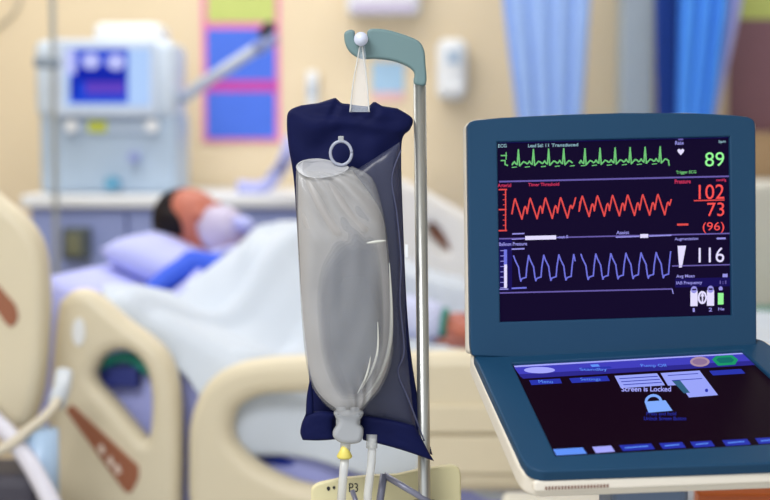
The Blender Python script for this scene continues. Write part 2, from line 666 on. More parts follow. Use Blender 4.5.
VY = 4.45
t = thing('ventilator', 'white and pale blue ventilator with a lit blue screen, standing on the counter', 'ventilator', at(108, 193, VY))
a, b = at(40, 196, VY), at(176, 110, VY)
link('lower_body', box((a.x, VY, cz), (b.x, VY + 0.3, b.z), 0.02), M_paleblue, t)
a, b = at(36, 118, VY), at(174, 40, VY)
link('upper_body', box((a.x, VY - 0.015, a.z), (b.x, VY + 0.28, b.z), 0.025), mat('pale_casing', (208, 222, 238), 0.4), t, True)
a, b = at(92, 42, VY), at(160, 22, VY)
link('top_cap', box((a.x, VY + 0.02, a.z - 0.01), (b.x, VY + 0.22, b.z), 0.02), M_white, t, True)
a, b = at(56, 117, VY), at(157, 40, VY)
bz = link('screen_bezel', box((a.x, VY - 0.04, a.z), (b.x, VY - 0.01, b.z), 0.01), mat('pale_bezel', (206, 220, 240), 0.4), t)
fr = fronto(108, 76, VY - 0.042)
s = Screen(fr)
s.rect(65, 48, 150, 106, V_pale, 0)
s.rect(70, 49, 128, 103, V_blue, 0.001)
s.rect(76, 66, 126, 82, V_deep, 0.002)
s.poly(ell(91, 61, 9, 8), V_lilac, 0.003)
s.poly(ell(116, 62, 9, 8), V_lilac, 0.003)
s.rect(86, 82, 125, 94, V_purp, 0.003)
s.rect(70, 78, 77, 97, V_deep, 0.004)
s.rect(72, 94, 126, 103, V_blue, 0.002)
s.rect(66, 50, 76, 74, V_lilac, 0.002)
s.build('screen', bz)
a, b = at(62, 134, VY), at(154, 119, VY)
link('control_panel', box((a.x, VY - 0.01, a.z), (b.x, VY + 0.02, b.z), 0.004), mat('panel_blue_grey', (186, 204, 226), 0.45), t)
for px in (72, 152):
    p = at(px, 126, VY - 0.02)
    link('knob', tube([(p.x, VY - 0.035, p.z), (p.x, VY + 0.0, p.z)], 0.018, 20), M_white, t)
a, b = at(89, 132, VY), at(107, 121, VY)
link('yellow_sticker', box((a.x, VY - 0.014, a.z), (b.x, VY - 0.008, b.z)), mat('lime_sticker', (206, 214, 60), 0.5), t)
p = at(135, 157, VY)
link('gas_port', tube([(p.x, VY - 0.04, p.z), (p.x, VY + 0.02, p.z)], 0.016, 16), M_greyblue, t)
p = at(114, 183, VY)
link('breathing_port', tube([(p.x, VY - 0.05, p.z), (p.x, VY + 0.02, p.z)], 0.02, 16), mat('cyan_port', (96, 164, 200), 0.4), t)
arm = link('support_arm', tube([at(172, 100, VY + 0.1), at(186, 97, VY + 0.05), at(202, 84, VY), at(262, 45, VY - 0.05)], 0.017, 12), mat('pale_grey_arm', (186, 196, 216), 0.4), t, True)
link('arm_joint', tube([at(256, 50, VY - 0.05), at(275, 36, VY - 0.06)], 0.02, 14), M_greyblue, arm, True)
link('arm_knob', tube([at(262, 36, VY - 0.06), at(272, 24, VY - 0.07)], 0.017, 14), M_black, arm, True)

# thin drip stand in front of the ventilator
PY = 4.2
t = thing('drip_stand', 'thin pale grey drip stand in front of the ventilator', 'drip stand', Vector((at(54, 100, PY).x, PY, 0)))
x = t.location.x
link('pole', tube([(x, PY, 0.06), (x, PY, 2.15)], 0.008, 12), mat('grey_pole', (170, 176, 178), 0.35, metal=0.5), t)
link('clamp', box((x - 0.05, PY - 0.02, at(50, 68, PY).z), (x + 0.016, PY + 0.02, at(50, 57, PY).z), 0.006), mat('clamp_grey', (132, 146, 162), 0.5), t)
link('crossbar', tube([(x - 0.15, PY, 2.15), (x + 0.15, PY, 2.15)], 0.007), M_steel, t)
for k in range(5):
    an = 2 * math.pi * k / 5
    link('leg', tube([(x, PY, 0.09), (x + 0.2 * math.cos(an), PY + 0.2 * math.sin(an) * 0.6, 0.05)], 0.012), M_steel, t)
    link('caster', tube([(x + 0.2 * math.cos(an) - 0.012, PY + 0.12 * math.sin(an), 0.03), (x + 0.2 * math.cos(an) + 0.012, PY + 0.12 * math.sin(an), 0.03)], 0.03, 14), M_rubber, t)
# cable on the wall, top left
pp = smooth_path([at(24, -30, WY - 0.012), at(19, 3, WY - 0.012), at(9, 18, WY - 0.012), at(-4, 28, WY - 0.012), at(-30, 60, WY - 0.012)], 6)
tag(link('wall_cable', tube(pp, 0.005, 8), mat('grey_cable', (196, 190, 174), 0.5), None, True), 'thin pale cable looping down the wall at the top left corner', 'cable')

# lavender gown bag hanging behind the navy cuff
pts = [at(292, 138, 4.25), at(284, 162, 4.25), at(275, 186, 4.25)]
bm = bmesh.new()
add_tube(bm, smooth_path(pts[:2] + [Vector((at(276, 186, 4.4).x, 4.42, cz + 0.06)), Vector((at(262, 196, 4.4).x, 4.46, cz + 0.019)), Vector((at(235, 196, 4.4).x, 4.46, cz + 0.019))], 5), 0.02, 12)
tag(link('breathing_hose', done(bm), M_pillow, None, True), 'lavender hose rising from the counter left of the navy cuff', 'hose')

# ------------------------------------------------------------------ hospital bed
AX = math.radians(12)
U = Vector((math.cos(AX), -math.sin(AX), 0))
V = Vector((math.sin(AX), math.cos(AX), 0))
Z = Vector((0, 0, 1))
O = Vector((-0.70, 3.02, 0))
BW = 0.88


def B(u, v, z):
    return O + U * u + V * v + Z * z


def bmat():
    m = Matrix.Identity(4)
    for i in range(3):
        m[i][0], m[i][1], m[i][2], m[i][3] = U[i], V[i], Z[i], O[i]
    return m


BM = bmat()


def ztop(u):
    """height of the mattress top along the bed"""
    if u < 0.92:
        return 0.725 + (0.92 - u) * 0.40
    return 0.725


bed = thing('hospital_bed', 'cream hospital bed with raised head section in which the patient lies', 'bed', B(1.0, 0.44, 0))
# mattress
bm = bmesh.new()
us = [0.0, 0.03] + [0.1 * i for i in range(1, 9)] + [0.86, 0.92, 0.98] + [1.1 + 0.1 * i for i in range(9)] + [1.97, 2.0]
vs_ = [0.0, 0.03, 0.2, 0.44, 0.68, 0.85, 0.88]
top = []
for u in us:
    e = 0.02 if u in (0.0, 2.0) else 0
    top.append([bm.verts.new(B(u, v, ztop(u) - e - (0.02 if v in (0.0, 0.88) else 0))) for v in vs_])
bot = [[bm.verts.new(B(u + 0.04 * (1 if u < 0.5 else 0), v, ztop(u) - 0.15)) for v in vs_] for u in us]
for g, fl in ((top, 1), (bot, 0)):
    for r0, r1 in zip(g, g[1:]):
        for i in range(len(vs_) - 1):
            bm.faces.new((r0[i], r1[i], r1[i + 1], r0[i + 1]))
for i in range(len(us) - 1):
    bm.faces.new((top[i][0], top[i + 1][0], bot[i + 1][0], bot[i][0]))
    bm.faces.new((top[i][-1], top[i + 1][-1], bot[i + 1][-1], bot[i][-1]))
for i in range(len(vs_) - 1):
    bm.faces.new((top[0][i], top[0][i + 1], bot[0][i + 1], bot[0][i]))
    bm.faces.new((top[-1][i], top[-1][i + 1], bot[-1][i + 1], bot[-1][i]))
link('mattress', done(bm), M_sheet, bed, True)
# sheet hanging over the near side
bm = bmesh.new()
rows = []
for i in range(81):
    u = 0.01 + 1.96 * i / 80
    row = []
    for j in range(9):
        f = j / 8
        zz = (ztop(u) - 0.025) * (1 - f) + (0.50 + 0.02 * math.sin(u * 9)) * f
        row.append(bm.verts.new(B(u, -0.006 - 0.012 * f * (1 + math.sin(u * 22 + f)), zz)))
    rows.append(row)
for r0, r1 in zip(rows, rows[1:]):
    for j in range(8):
        bm.faces.new((r0[j], r1[j], r1[j + 1], r0[j + 1]))
link('bed_sheet', done(bm), M_sheet, bed, True).modifiers.new('cloth', 'SOLIDIFY').thickness = 0.003
# deck, base, legs
bm = bmesh.new()
for u0, u1 in ((0.03, 0.90), (0.94, 1.98)):
    z0, z1 = ztop(u0) - 0.152, ztop(u1) - 0.152
    vv = []
    for u, zz in ((u0, z0), (u1, z1)):
        for v in (0.01, 0.87):
            for dz in (0, -0.03):
                vv.append(bm.verts.new(B(u, v, zz + dz)))
    for f in ((0, 1, 3, 2), (4, 5, 7, 6), (0, 1, 5, 4), (2, 3, 7, 6), (0, 2, 6, 4), (1, 3, 7, 5)):
        bm.faces.new([vv[i] for i in f])
link('deck', done(bm), M_dark, bed)
link('base_frame', box((0.1, 0.06, 0.30), (1.95, 0.82, 0.40), 0.015, BM), M_frame, bed)
link('side_beam', box((0.35, -0.02, 0.47), (1.95, 0.03, 0.535), 0.01, BM), M_dark, bed)
for u in (0.5, 1.6):
    link('lift_column', box((u - 0.08, 0.34, 0.38), (u + 0.08, 0.54, 0.545), 0.01, BM), M_frame, bed)
for u in (0.18, 1.85):
    for v in (0.12, 0.76):
        lg = link('leg', box((u - 0.025, v - 0.025, 0.11), (u + 0.025, v + 0.025, 0.31), 0.005, BM), M_frame, bed)
        link('caster', tube([B(u, v - 0.02, 0.07), B(u, v + 0.02, 0.07)], 0.07, 20), M_rubber, lg, True)
link('footboard', box((2.03, 0.02, 0.35), (2.07, 0.86, 1.0), 0.018, BM), M_cream, bed)
for v in (0.12, 0.76):
    link('footboard_bracket', box((1.9, v - 0.02, 0.35), (2.05, v + 0.02, 0.39), 0.004, BM), M_frame, bed)

# near head rail (tilts with the backrest)
fr = Frame(B(0.2, -0.11, 0.9), U, Z)
SH = lambda pts, dx, dy=0: [(x + dx, y + dy) for x, y in pts]
outer = [(60, 312), (67, 299), (78, 292), (92, 294), (108, 306), (130, 325), (152, 341), (166, 355), (175, 374), (180, 400), (182, 450), (181, 505), (178, 560), (120, 580), (62, 560), (52, 505), (50, 440), (54, 370)]
hole = [(93, 382), (95, 366), (106, 354), (122, 351), (136, 358), (146, 374), (150, 400), (149, 428), (145, 441), (134, 430), (114, 406)]
hr = link('side_rail', plate([pxl(fr, SH(outer, -5, -2), 5), pxl(fr, SH(hole, -1), 5)], fr, 0.06, 0.022), M_cream, bed, True)
strip = [(66, 410), (72, 404), (139, 466), (139, 478), (131, 493), (125, 491)]
st = link('control_strip', plate([round_poly(pxl(fr, strip), 0.006)], fr, 0.006, 0.0015, 0.004), M_brown, hr)
s = Screen(fr.shifted(0.0045))
for (x, y) in ((101, 449), (110, 461), (117, 469)):
    s.poly([(x - 3.5, y - 3), (x + 1.5, y - 5), (x + 4.5, y + 3), (x, y + 6)], M_mark, 0.0005)
s.build('symbols', st)
link('handle_recess', plate([pxl(fr, ell(79, 332, 6.5, 14), 2)], fr, 0.006, 0.002, 0.004), M_white, hr)
link('rail_bracket', box((0.13, -0.12, 0.56), (0.19, 0.04, 0.66), 0.006, BM), M_frame, bed)
link('rail_strut', box((0.14, -0.085, 0.36), (0.18, 0.08, 0.60), 0.006, BM), M_frame, bed)

# near foot rail
fr = Frame(B(0.8, -0.11, 0.9), U, Z)
outer = [(190, 470), (191, 430), (198, 403), (212, 381), (234, 367), (264, 360), (310, 357), (400, 354), (480, 352), (560, 353), (596, 362), (616, 386), (622, 420), (622, 480), (560, 493), (440, 494), (380, 500), (330, 514), (260, 530), (200, 530), (191, 505)]
hole = [(230, 432), (233, 412), (243, 402), (260, 395), (285, 393), (330, 392), (385, 392), (405, 396), (416, 410), (420, 435), (418, 462), (408, 478), (380, 486), (340, 488), (300, 484), (262, 468), (238, 448)]
fr_ = link('side_rail', plate([pxl(fr, SH(outer, -5), 5), pxl(fr, SH(hole, -1, 2), 5)], fr, 0.065, 0.026), M_cream, bed, True)
for y0, y1, l in ((405, 432, 0.012), (435, 473, 0.010)):
    rb = round_poly(pxl(fr, [(424, y0), (612, y0), (612, y1), (424, y1)]), 0.004)
    link('rail_rib', plate([rb], fr, 0.02, 0.004, l), M_cream, fr_)
for u in (0.62, 1.15):
    link('rail_bracket', box((u, -0.13, 0.505), (u + 0.06, 0.0, 0.66), 0.006, BM), M_frame, bed)

# far head rail (seen past the bag and pole)
fr = Frame(B(0.7, BW + 0.06, 0.9), U, Z)
outer = [(330, 172), (352, 166), (380, 172), (410, 184), (445, 203), (475, 222), (500, 245), (508, 280), (506, 330), (480, 350), (380, 350), (330, 330), (322, 240)]
hole = [(426, 226), (432, 223), (442, 234), (448, 247), (449, 252), (441, 249), (432, 240), (427, 234)]
o2 = link('side_rail', plate([pxl(fr, outer, 5), pxl(fr, hole, 4)], fr, 0.06, 0.02), mat('pale_far_rail', (226, 224, 222), 0.45), bed, True)
link('brown_panel', plate([pxl(fr, [(424, 222), (433, 219), (447, 236), (453, 256), (441, 254), (428, 240)], 3)], fr, 0.012, 0.003, -0.062), M_brown, o2)
link('rail_bracket', box((0.62, BW - 0.02, 0.55), (0.68, BW + 0.09, 0.7), 0.006, BM), M_frame, bed)

# left rail panel: the folded rail of a neighbouring bed, nearer the camera
NY = 2.78
nb = thing('neighbouring_bed', 'cream bed of which one rail panel shows at the left edge', 'bed', Vector((-1.3, NY + 0.15, 0)))
fr = Frame(at(20, 300, NY), Vector((1, -0.12, 0)), Z)
outer = [(-190, 240), (-150, 170), (-60, 168), (-22, 182), (-4, 197), (18, 215), (34, 236), (42, 262), (44, 300), (42, 350), (37, 395), (27, 425), (12, 428), (-10, 410), (-40, 400), (-150, 405), (-190, 360)]
sr = link('side_rail', plate([pxl(fr, outer, 5)], fr, 0.06, 0.022), M_cream, nb, True)
link('control_strip', plate([round_poly(pxl(fr, [(-34, 262), (-26, 258), (16, 305), (19, 318), (12, 328), (5, 322)]), 0.006)], fr, 0.006, 0.0015, 0.004), M_brown, sr)
link('mattress', box((-2.2, NY + 0.08, 0.58), (-0.84, NY + 0.16, 0.73), 0.03), M_sheet, nb, True)
link('base_frame', box((-2.2, NY + 0.05, 0.30), (-0.86, NY + 0.17, 0.40), 0.01), M_frame, nb)
for x in (-2.1, -0.98):
    link('deck_post', box((x - 0.03, NY + 0.09, 0.39), (x + 0.03, NY + 0.15, 0.59), 0.005), M_frame, nb)
    lg = link('leg', box((x - 0.025, NY + 0.09, 0.11), (x + 0.025, NY + 0.14, 0.31), 0.005), M_frame, nb)
    link('caster', tube([(x - 0.02, NY + 0.115, 0.07), (x + 0.02, NY + 0.115, 0.07)], 0.07, 20), M_rubber, lg, True)
    link('rail_bracket', box((x - 0.03, NY - 0.01, 0.42), (x + 0.03, NY + 0.1, 0.5), 0.005), M_frame, nb)
    link('rail_arm', box((x - 0.025, NY - 0.005, 0.44), (x + 0.025, NY + 0.03, 0.90), 0.005), M_frame, nb)

# cables and equipment low on the left
pp = smooth_path([at(62, 388, 2.74), at(56, 404, 2.68), at(44, 418, 2.65), at(28, 430, 2.63), at(8, 446, 2.62), at(-30, 462, 2.62)], 6)
t = thing('power_cord', 'pale power cord with white plug hanging beside the bed rail control strip', 'cord', at(30, 445, 2.66))
link('cable', tube(pp, 0.009, 10), mat('pale_cord', (212, 204, 186), 0.5), t, True)
link('plug', tube([at(64, 372, 2.76), at(62, 388, 2.74), at(57, 402, 2.69)], 0.016, 12), mat('pale_plug', (206, 214, 224), 0.4), t, True)
pp = [at(-12, 415, 2.7), at(10, 436, 2.66), at(34, 470, 2.6), at(60, 520, 2.55)]
t = thing('suction_unit', 'pale blue and dark suction unit low in the left corner', 'suction unit', Vector((-0.62, 2.62, 0)))
a = at(-60, 476, 2.6); b = at(36, 476, 2.6)
link('body', box((a.x, 2.6, 0.06), (b.x, 2.76, b.z), 0.02), mat('dark_housing', (62, 60, 74), 0.5), t)
a = at(16, 476, 2.58); b = at(46, 438, 2.58)
link('canister', tube([(0.5 * (a.x + b.x), 2.66, a.z - 0.1), (0.5 * (a.x + b.x), 2.66, b.z)], 0.03, 20), mat('pale_blue_canister', (176, 204, 236), 0.3), t, True)
link('carry_handle', tube(smooth_path(pp, 5), 0.016, 12), mat('pale_handle', (214, 214, 228), 0.4), t, True)
for k in range(2):
    link('foot', tube([(a.x - 0.05 + 0.08 * k, 2.68, 0), (a.x - 0.05 + 0.08 * k, 2.68, 0.065)], 0.015), M_rubber, t)

# ------------------------------------------------------------------ pillow
def cushion(cu, cv, cz_, a, b, h, M, n=26):
    bm = bmesh.new()
    rows = []
    for sgn in (1, -1):
        g = []
        for i in range(n + 1):
            r = []
            for j in range(n + 1):
                x, y = 2 * i / n - 1, 2 * j / n - 1
                k = max(0, (1 - x ** 4) * (1 - y ** 4)) ** 0.5
                pull = 1 - 0.05 * (x * x * y * y)
                p = Vector((a * x * (1 - 0.06 * (1 - y * y)) * pull, b * y * (1 - 0.06 * (1 - x * x)) * pull, sgn * h * k * (1 + 0.12 * noise.noise(Vector((x * 2, y * 2, 3))))))
                r.append(bm.verts.new(p))
            g.append(r)
        rows.append(g)
        for r0, r1 in zip(g, g[1:]):
            for j in range(n):
                bm.faces.new((r0[j], r1[j], r1[j + 1], r0[j + 1]))
    bmesh.ops.remove_doubles(bm, verts=bm.verts, dist=0.0006)
    bmesh.ops.transform(bm, matrix=M, verts=bm.verts)
    return done(bm)


sl = math.atan(0.40)
T = Matrix.Translation(B(0.17, 0.52, ztop(0.17) + 0.04)) @ bmat().to_3x3().to_4x4() @ Matrix.Rotation(sl, 4, 'Y')
tag(link('pillow', cushion(0, 0, 0, 0.15, 0.27, 0.05, T), M_pillow, None, True), 'pale lavender pillow under the head of the patient', 'pillow')

# ------------------------------------------------------------------ patient
def cap(bm, a, b, ra, rb, n=16):
    a, b = Vector(a), Vector(b)
    d = (b - a).normalized()
    pts, rad = [], []
    for i in range(5):
        t_ = math.pi / 2 * (1 - i / 4)
        pts.append(a - d * ra * math.sin(t_)); rad.append(max(ra * math.cos(t_), 0.0005))
    for i in range(1, 4):
        pts.append(a.lerp(b, i / 4)); rad.append(ra + (rb - ra) * i / 4)
    for i in range(5):
        t_ = math.pi / 2 * i / 4
        pts.append(b + d * rb * math.sin(t_)); rad.append(max(rb * math.cos(t_), 0.0005))
    add_tube(bm, pts, 0, n, True, rad)


def ellipsoid(bm, c, axes, n=24):
    r = bmesh.ops.create_uvsphere(bm, u_segments=n, v_segments=n // 2, radius=1)
    m = Matrix.Identity(4)
    for k in range(3):
        for i in range(3):
            m[i][k] = axes[k][i]
    m.translation = c
    bmesh.ops.transform(bm, matrix=m, verts=r['verts'])


def ellh(bm, c, axes, n=24):
    ellipsoid(bm, c, [a * HS for a in axes], n)


def fuse(bm, vox, sm=3):
    bmesh.ops.recalc_face_normals(bm, faces=bm.faces)
    me = bpy.data.meshes.new('tmp')
    bm.to_mesh(me); bm.free()
    ob = bpy.data.objects.new('tmp', me)
    r = ob.modifiers.new('r', 'REMESH'); r.mode = 'VOXEL'; r.voxel_size = vox; r.use_smooth_shade = True
    s_ = ob.modifiers.new('s', 'SMOOTH'); s_.iterations = sm; s_.factor = 0.5
    out = to_mesh(ob)
    bpy.data.objects.remove(ob)
    return out


zt = ztop
HS = 0.90
hc = at(198, 230, 3.50)                        # head centre
fn = (U * 0.72 - V * 0.52 + Z * 0.46).normalized()          # where the face looks
c0 = (-U * 0.62 + Z * 0.85)
cn = (c0 - fn * c0.dot(fn)).normalized()       # towards the crown
sn = cn.cross(fn)
HU = (hc - O).dot(U); HV = (hc - O).dot(V)


def hd(s_, f_, c_):
    return hc + (sn * s_ + fn * f_ + cn * c_) * HS


bm = bmesh.new()
ellh(bm, hd(0, -0.008, 0.025), (sn * 0.074, fn * 0.092, cn * 0.09))
ellh(bm, hd(0, 0.018, -0.035), (sn * 0.062, fn * 0.068, cn * 0.078))
ellh(bm, hd(0, 0.05, -0.088), (sn * 0.032, fn * 0.03, cn * 0.026))
cap(bm, hd(0, 0.082, 0.012), hd(0, 0.108, -0.03), 0.008, 0.013)
for q in (-1, 1):
    ellh(bm, hd(q * 0.015, 0.094, -0.034), (sn * 0.009, fn * 0.010, cn * 0.008), 12)
    ellh(bm, hd(q * 0.031, 0.072, 0.010), (sn * 0.015, fn * 0.012, cn * 0.010), 12)
    ellh(bm, hd(q * 0.033, 0.077, 0.026), (sn * 0.022, fn * 0.009, cn * 0.006), 12)
    ellh(bm, hd(q * 0.075, -0.01, 0.0), (sn * 0.010, fn * 0.018, cn * 0.030), 12)
ellh(bm, hd(0, 0.083, -0.060), (sn * 0.024, fn * 0.009, cn * 0.006), 12)
ellh(bm, hd(0, 0.081, -0.070), (sn * 0.021, fn * 0.009, cn * 0.006), 12)
neck = B(HU + 0.15, 0.45, zt(HU + 0.15) + 0.085)
cap(bm, hd(0, -0.02, -0.05), neck, 0.052, 0.06)


def body(u, v, h):
    return B(u, v, zt(u) + h)


chest, belly, pelv = body(0.55, 0.44, 0.09), body(0.78, 0.44, 0.085), body(0.97, 0.44, 0.08)
for dv in (-0.075, 0.075):
    cap(bm, body(0.46, 0.44 + dv, 0.09), body(0.74, 0.44 + dv * 0.8, 0.078), 0.085, 0.076)
    cap(bm, body(0.74, 0.44 + dv * 0.8, 0.078), body(0.97, 0.44 + dv, 0.08), 0.076, 0.078)
cap(bm, neck, chest, 0.065, 0.09)
cap(bm, chest, pelv, 0.085, 0.078)
for q in (-1, 1):
    sh = body(0.43, 0.44 + q * 0.165, 0.075)
    cap(bm, body(0.42, 0.44 + q * 0.06, 0.10), sh, 0.07, 0.06)
    hip = body(0.99, 0.44 + q * 0.09, 0.09); kn = body(1.40, 0.44 + q * 0.11, 0.085); an = body(1.80, 0.44 + q * 0.12, 0.06)
    cap(bm, hip, kn, 0.078, 0.055); cap(bm, kn, an, 0.056, 0.036)
    cap(bm, an, body(1.83, 0.44 + q * 0.13, 0.19), 0.034, 0.024)
    if q == 1:
        el = body(0.70, 0.71, 0.06); wr = body(0.93, 0.72, 0.05)
        cap(bm, sh, el, 0.05, 0.04); cap(bm, el, wr, 0.04, 0.026); cap(bm, wr, body(1.03, 0.72, 0.045), 0.026, 0.022)
# near arm lies on the blanket, hand on the belly
sh = body(0.43, 0.265, 0.085)
wr = at(439, 322, 3.14); el = body(0.60, 0.28, 0.14)
cap(bm, sh, el, 0.05, 0.041)
cap(bm, el, wr, 0.041, 0.026)
hdir = (at(468, 330, 3.15) - wr).normalized()
hup = Vector((0, -0.35, 0.94)); hup = (hup - hdir * hup.dot(hdir)).normalized()
hsd = hdir.cross(hup)
palm = wr + hdir * 0.075
ellipsoid(bm, wr + hdir * 0.05, (hdir * 0.05, hsd * 0.042, hup * 0.018))
for k, (off, ln) in enumerate(((-0.031, 0.062), (-0.011, 0.075), (0.010, 0.07), (0.030, 0.055))):
    p0 = wr + hdir * 0.078 + hsd * off
    p1 = p0 + hdir * ln * 0.5 + hup * 0.004
    p2 = p1 + hdir * ln * 0.35 - hup * 0.014
    p3 = p2 + hdir * ln * 0.2 - hup * 0.016
    cap(bm, p0, p1, 0.0095, 0.0088, 10); cap(bm, p1, p2, 0.0088, 0.008, 10); cap(bm, p2, p3, 0.008, 0.007, 10)
p0 = wr + hdir * 0.03 - hsd * 0.034
p1 = p0 + hdir * 0.03 - hsd * 0.022
cap(bm, p0, p1, 0.012, 0.0105, 10); cap(bm, p1, p1 + hdir * 0.03 - hsd * 0.006 - hup * 0.008, 0.0105, 0.0085, 10)
pat = link('person', fuse(bm, 0.0045), M_skin, None, True)
tag(pat, 'person lying in bed under a white blanket, dark hair, wearing a mask', 'person')

# hair
bm = bmesh.new()
ellh(bm, hd(0, -0.026, 0.034), (sn * 0.081, fn * 0.086, cn * 0.093), 32)
ellh(bm, hd(0, -0.04, -0.01), (sn * 0.080, fn * 0.068, cn * 0.09), 32)
for q in (-1, 1):
    ellh(bm, hd(q * 0.066, -0.01, 0.04), (sn * 0.016, fn * 0.05, cn * 0.045), 16)
geom = [f for f in bm.faces]
hair = link('hair', fuse(bm, 0.005, 2), M_hair, pat, True)
# gown: blue cloth round chest and shoulders
bm = bmesh.new()
for dv in (-0.075, 0.075):
    cap(bm, body(0.44, 0.44 + dv, 0.09), body(0.70, 0.44 + dv * 0.8, 0.08), 0.092, 0.084)
for q in (-1, 1):
    cap(bm, body(0.42, 0.44 + q * 0.06, 0.095), body(0.44, 0.44 + q * 0.155, 0.07), 0.078, 0.062)
cap(bm, at(192, 264, 3.30), at(170, 279, 3.23), 0.028, 0.028)
cap(bm, at(170, 279, 3.23), at(150, 293, 3.17), 0.028, 0.022)
cap(bm, at(192, 264, 3.30), body(0.40, 0.32, 0.10), 0.032, 0.06)
gown = link('gown', fuse(bm, 0.008, 4), M_gown, pat, True)
bm = bmesh.new()
cap(bm, sh.lerp(el, 0.3), el, 0.062, 0.058)
cap(bm, el, el.lerp(wr, 0.86), 0.058, 0.044)
link('gown_sleeve', fuse(bm, 0.006, 4), M_sleeve, pat, True)

# wrist band
bm = bmesh.new()
ax = (wr - el).normalized()
add_tube(bm, [wr - ax * 0.018, wr - ax * 0.014, wr + ax * 0.014, wr + ax * 0.018], 0, 20, True, [0.028, 0.031, 0.031, 0.028])
tag(link('wrist_band', done(bm), M_teal, None, True), 'teal band round the wrist of the patient', 'wrist band')

# oxygen mask
t = thing('oxygen_mask', 'milky oxygen mask over the nose and mouth of the patient', 'mask', hd(0, 0.09, -0.05))
bm = bmesh.new()
rows = []
for i in range(9):
    f = i / 8
    row = []
    for k in range(24):
        an = 2 * math.pi * k / 24
        rr = math.cos(f * math.pi / 2 * 0.93)
        row.append(bm.verts.new(hd(0.062 * rr * math.sin(an), 0.058 + 0.085 * math.sin(f * math.pi / 2), -0.045 + 0.078 * rr * math.cos(an) * (1 - 0.15 * f))))
    rows.append(row)
for r0, r1 in zip(rows, rows[1:]):
    for k in range(24):
        bm.faces.new((r0[k], r0[(k + 1) % 24], r1[(k + 1) % 24], r1[k]))
bm.faces.new(rows[-1])
sh_ = link('shell', done(bm), M_mask, t, True)
sh_.modifiers.new('wall', 'SOLIDIFY').thickness = 0.002
link('inlet', tube([hd(0, 0.138, -0.05), hd(0.0, 0.160, -0.062), hd(0.0, 0.168, -0.085)], 0.017, 14), M_pillow, t, True)
link('strap', tube(smooth_path([hd(0.052, 0.066, -0.04), hd(0.074, 0.035, -0.03), hd(0.088, -0.01, -0.02), hd(0.09, -0.05, -0.01)], 5), 0.005, 8), M_white, t, True)
pp = smooth_path([hd(0.0, 0.168, -0.085), hd(0.0, 0.16, -0.12), at(212, 256, 3.33), at(196, 278, 3.24), at(170, 300, 3.13)], 6)
link('hose', tube(pp, 0.011, 12), M_pillow, t, True)

# ------------------------------------------------------------------ blanket
def interp_s(tab, x):
    for (a_, fa), (b_, fb) in zip(tab, tab[1:]):
        if a_ <= x <= b_:
            k_ = (x - a_) / (b_ - a_)
            k_ = k_ * k_ * (3 - 2 * k_)
            return fa + (fb - fa) * k_
    return tab[-1][1]


def blanket_top(u, v):
    w_ = (v - 0.45)
    prof = math.exp(-(w_ / 0.25) ** 4)
    ramp = min(1.0, max(0.0, (u - 0.24) / 0.26))
    ramp = ramp * ramp * (3 - 2 * ramp)
    k = (0.09 + 0.115 * ramp) if u < 1.05 else 0.20 + 0.04 * math.exp(-((u - 1.05) / 0.2) ** 2)
    if u > 1.7:
        k += 0.06 * math.exp(-((u - 1.83) / 0.09) ** 2)
    return zt(u) + 0.022 + k * prof


US = [(0.0, 0.15), (0.10, 0.16), (0.24, 0.25), (0.36, 0.31), (0.50, 0.35), (0.62, 0.37), (1.0, 0.38)]
bm = bmesh.new()
nu, nv, nd = 130, 84, 16
grid = []
for i in range(nu + 1):
    row = []
    for j in range(-nd, nv + 1):
        tv = max(0, j) / nv
        v = 0.0 + tv * 0.905
        u_start = interp_s(US, tv) + 0.012 * math.sin(17 * tv)
        if j < 0:
            u_start += 0.05 * (-j / nd)
        u = u_start + (1.96 - u_start) * i / nu
        n1 = noise.noise(Vector((u * 3.2 + v * 1.6, v * 4.2 - u * 1.2, 0.3)))
        n2 = noise.noise(Vector((u * 9 + v * 6, v * 9 - u * 3, 5.3)))
        n3 = abs(noise.noise(Vector((u * 4.5 - v * 3.5, v * 2.2 + u * 1.2, 9.1))))
        z = blanket_top(u, v) + 0.022 * n1 + 0.010 * n2 + 0.075 * (0.35 - min(0.35, n3 * 1.4))
        z += 0.015 * math.sin(9 * (u * 0.9 + v * 1.3)) * math.exp(-((v - 0.30) / 0.25) ** 2)
        z = max(z, zt(u) + 0.012)
        if 0.35 < u < 0.8:
            z = max(z, zt(u) + 0.19 * math.exp(-(abs(v - 0.44) / 0.21) ** 6))
        # the forearm and hand lie on top
        pw = B(u, v, z)
        for q in range(9):
            c_ = (wr - (wr - el).normalized() * 0.05).lerp(wr + hdir * 0.2, q / 8)
            dd_ = math.hypot(pw.x - c_.x, pw.y - c_.y)
            if dd_ < 0.16:
                lim = c_.z - 0.045 + max(0, dd_ - 0.06) * 0.8
                z = min(z, lim)
        if j < 0:
            # the side hanging over the near edge, its hem wavy
            f = -j / nd
            hem = max(0.75, zt(u) - 0.035 - 0.5 * max(0, u - 0.34) * 2.2) - 0.006 * min(1, max(0, (u - 0.40) / 0.16)) + 0.014 * noise.noise(Vector((u * 7, 1.7, 0))) + 0.012 * math.sin(u * 15)
            hem = min(hem, zt(u) - 0.03)
            v = -0.018 - 0.022 * math.sin(f * math.pi / 2) + 0.014 * f * math.sin(u * 24 + 1.5 * f)
            v = v * min(1, f * 4)
            z = z + (hem - z) * (f ** 1.2)
        row.append(bm.verts.new(B(u, v, z)))
    grid.append(row)
for r0, r1 in zip(grid, grid[1:]):
    for j in range(nv + nd):
        bm.faces.new((r0[j], r1[j], r1[j + 1], r0[j + 1]))
bl = link('blanket', done(bm), M_blanket, None, True)
md = bl.modifiers.new('thick', 'SOLIDIFY'); md.thickness = 0.012; md.offset = 1
tag(bl, 'thick white blanket rumpled over the patient in bed', 'blanket')

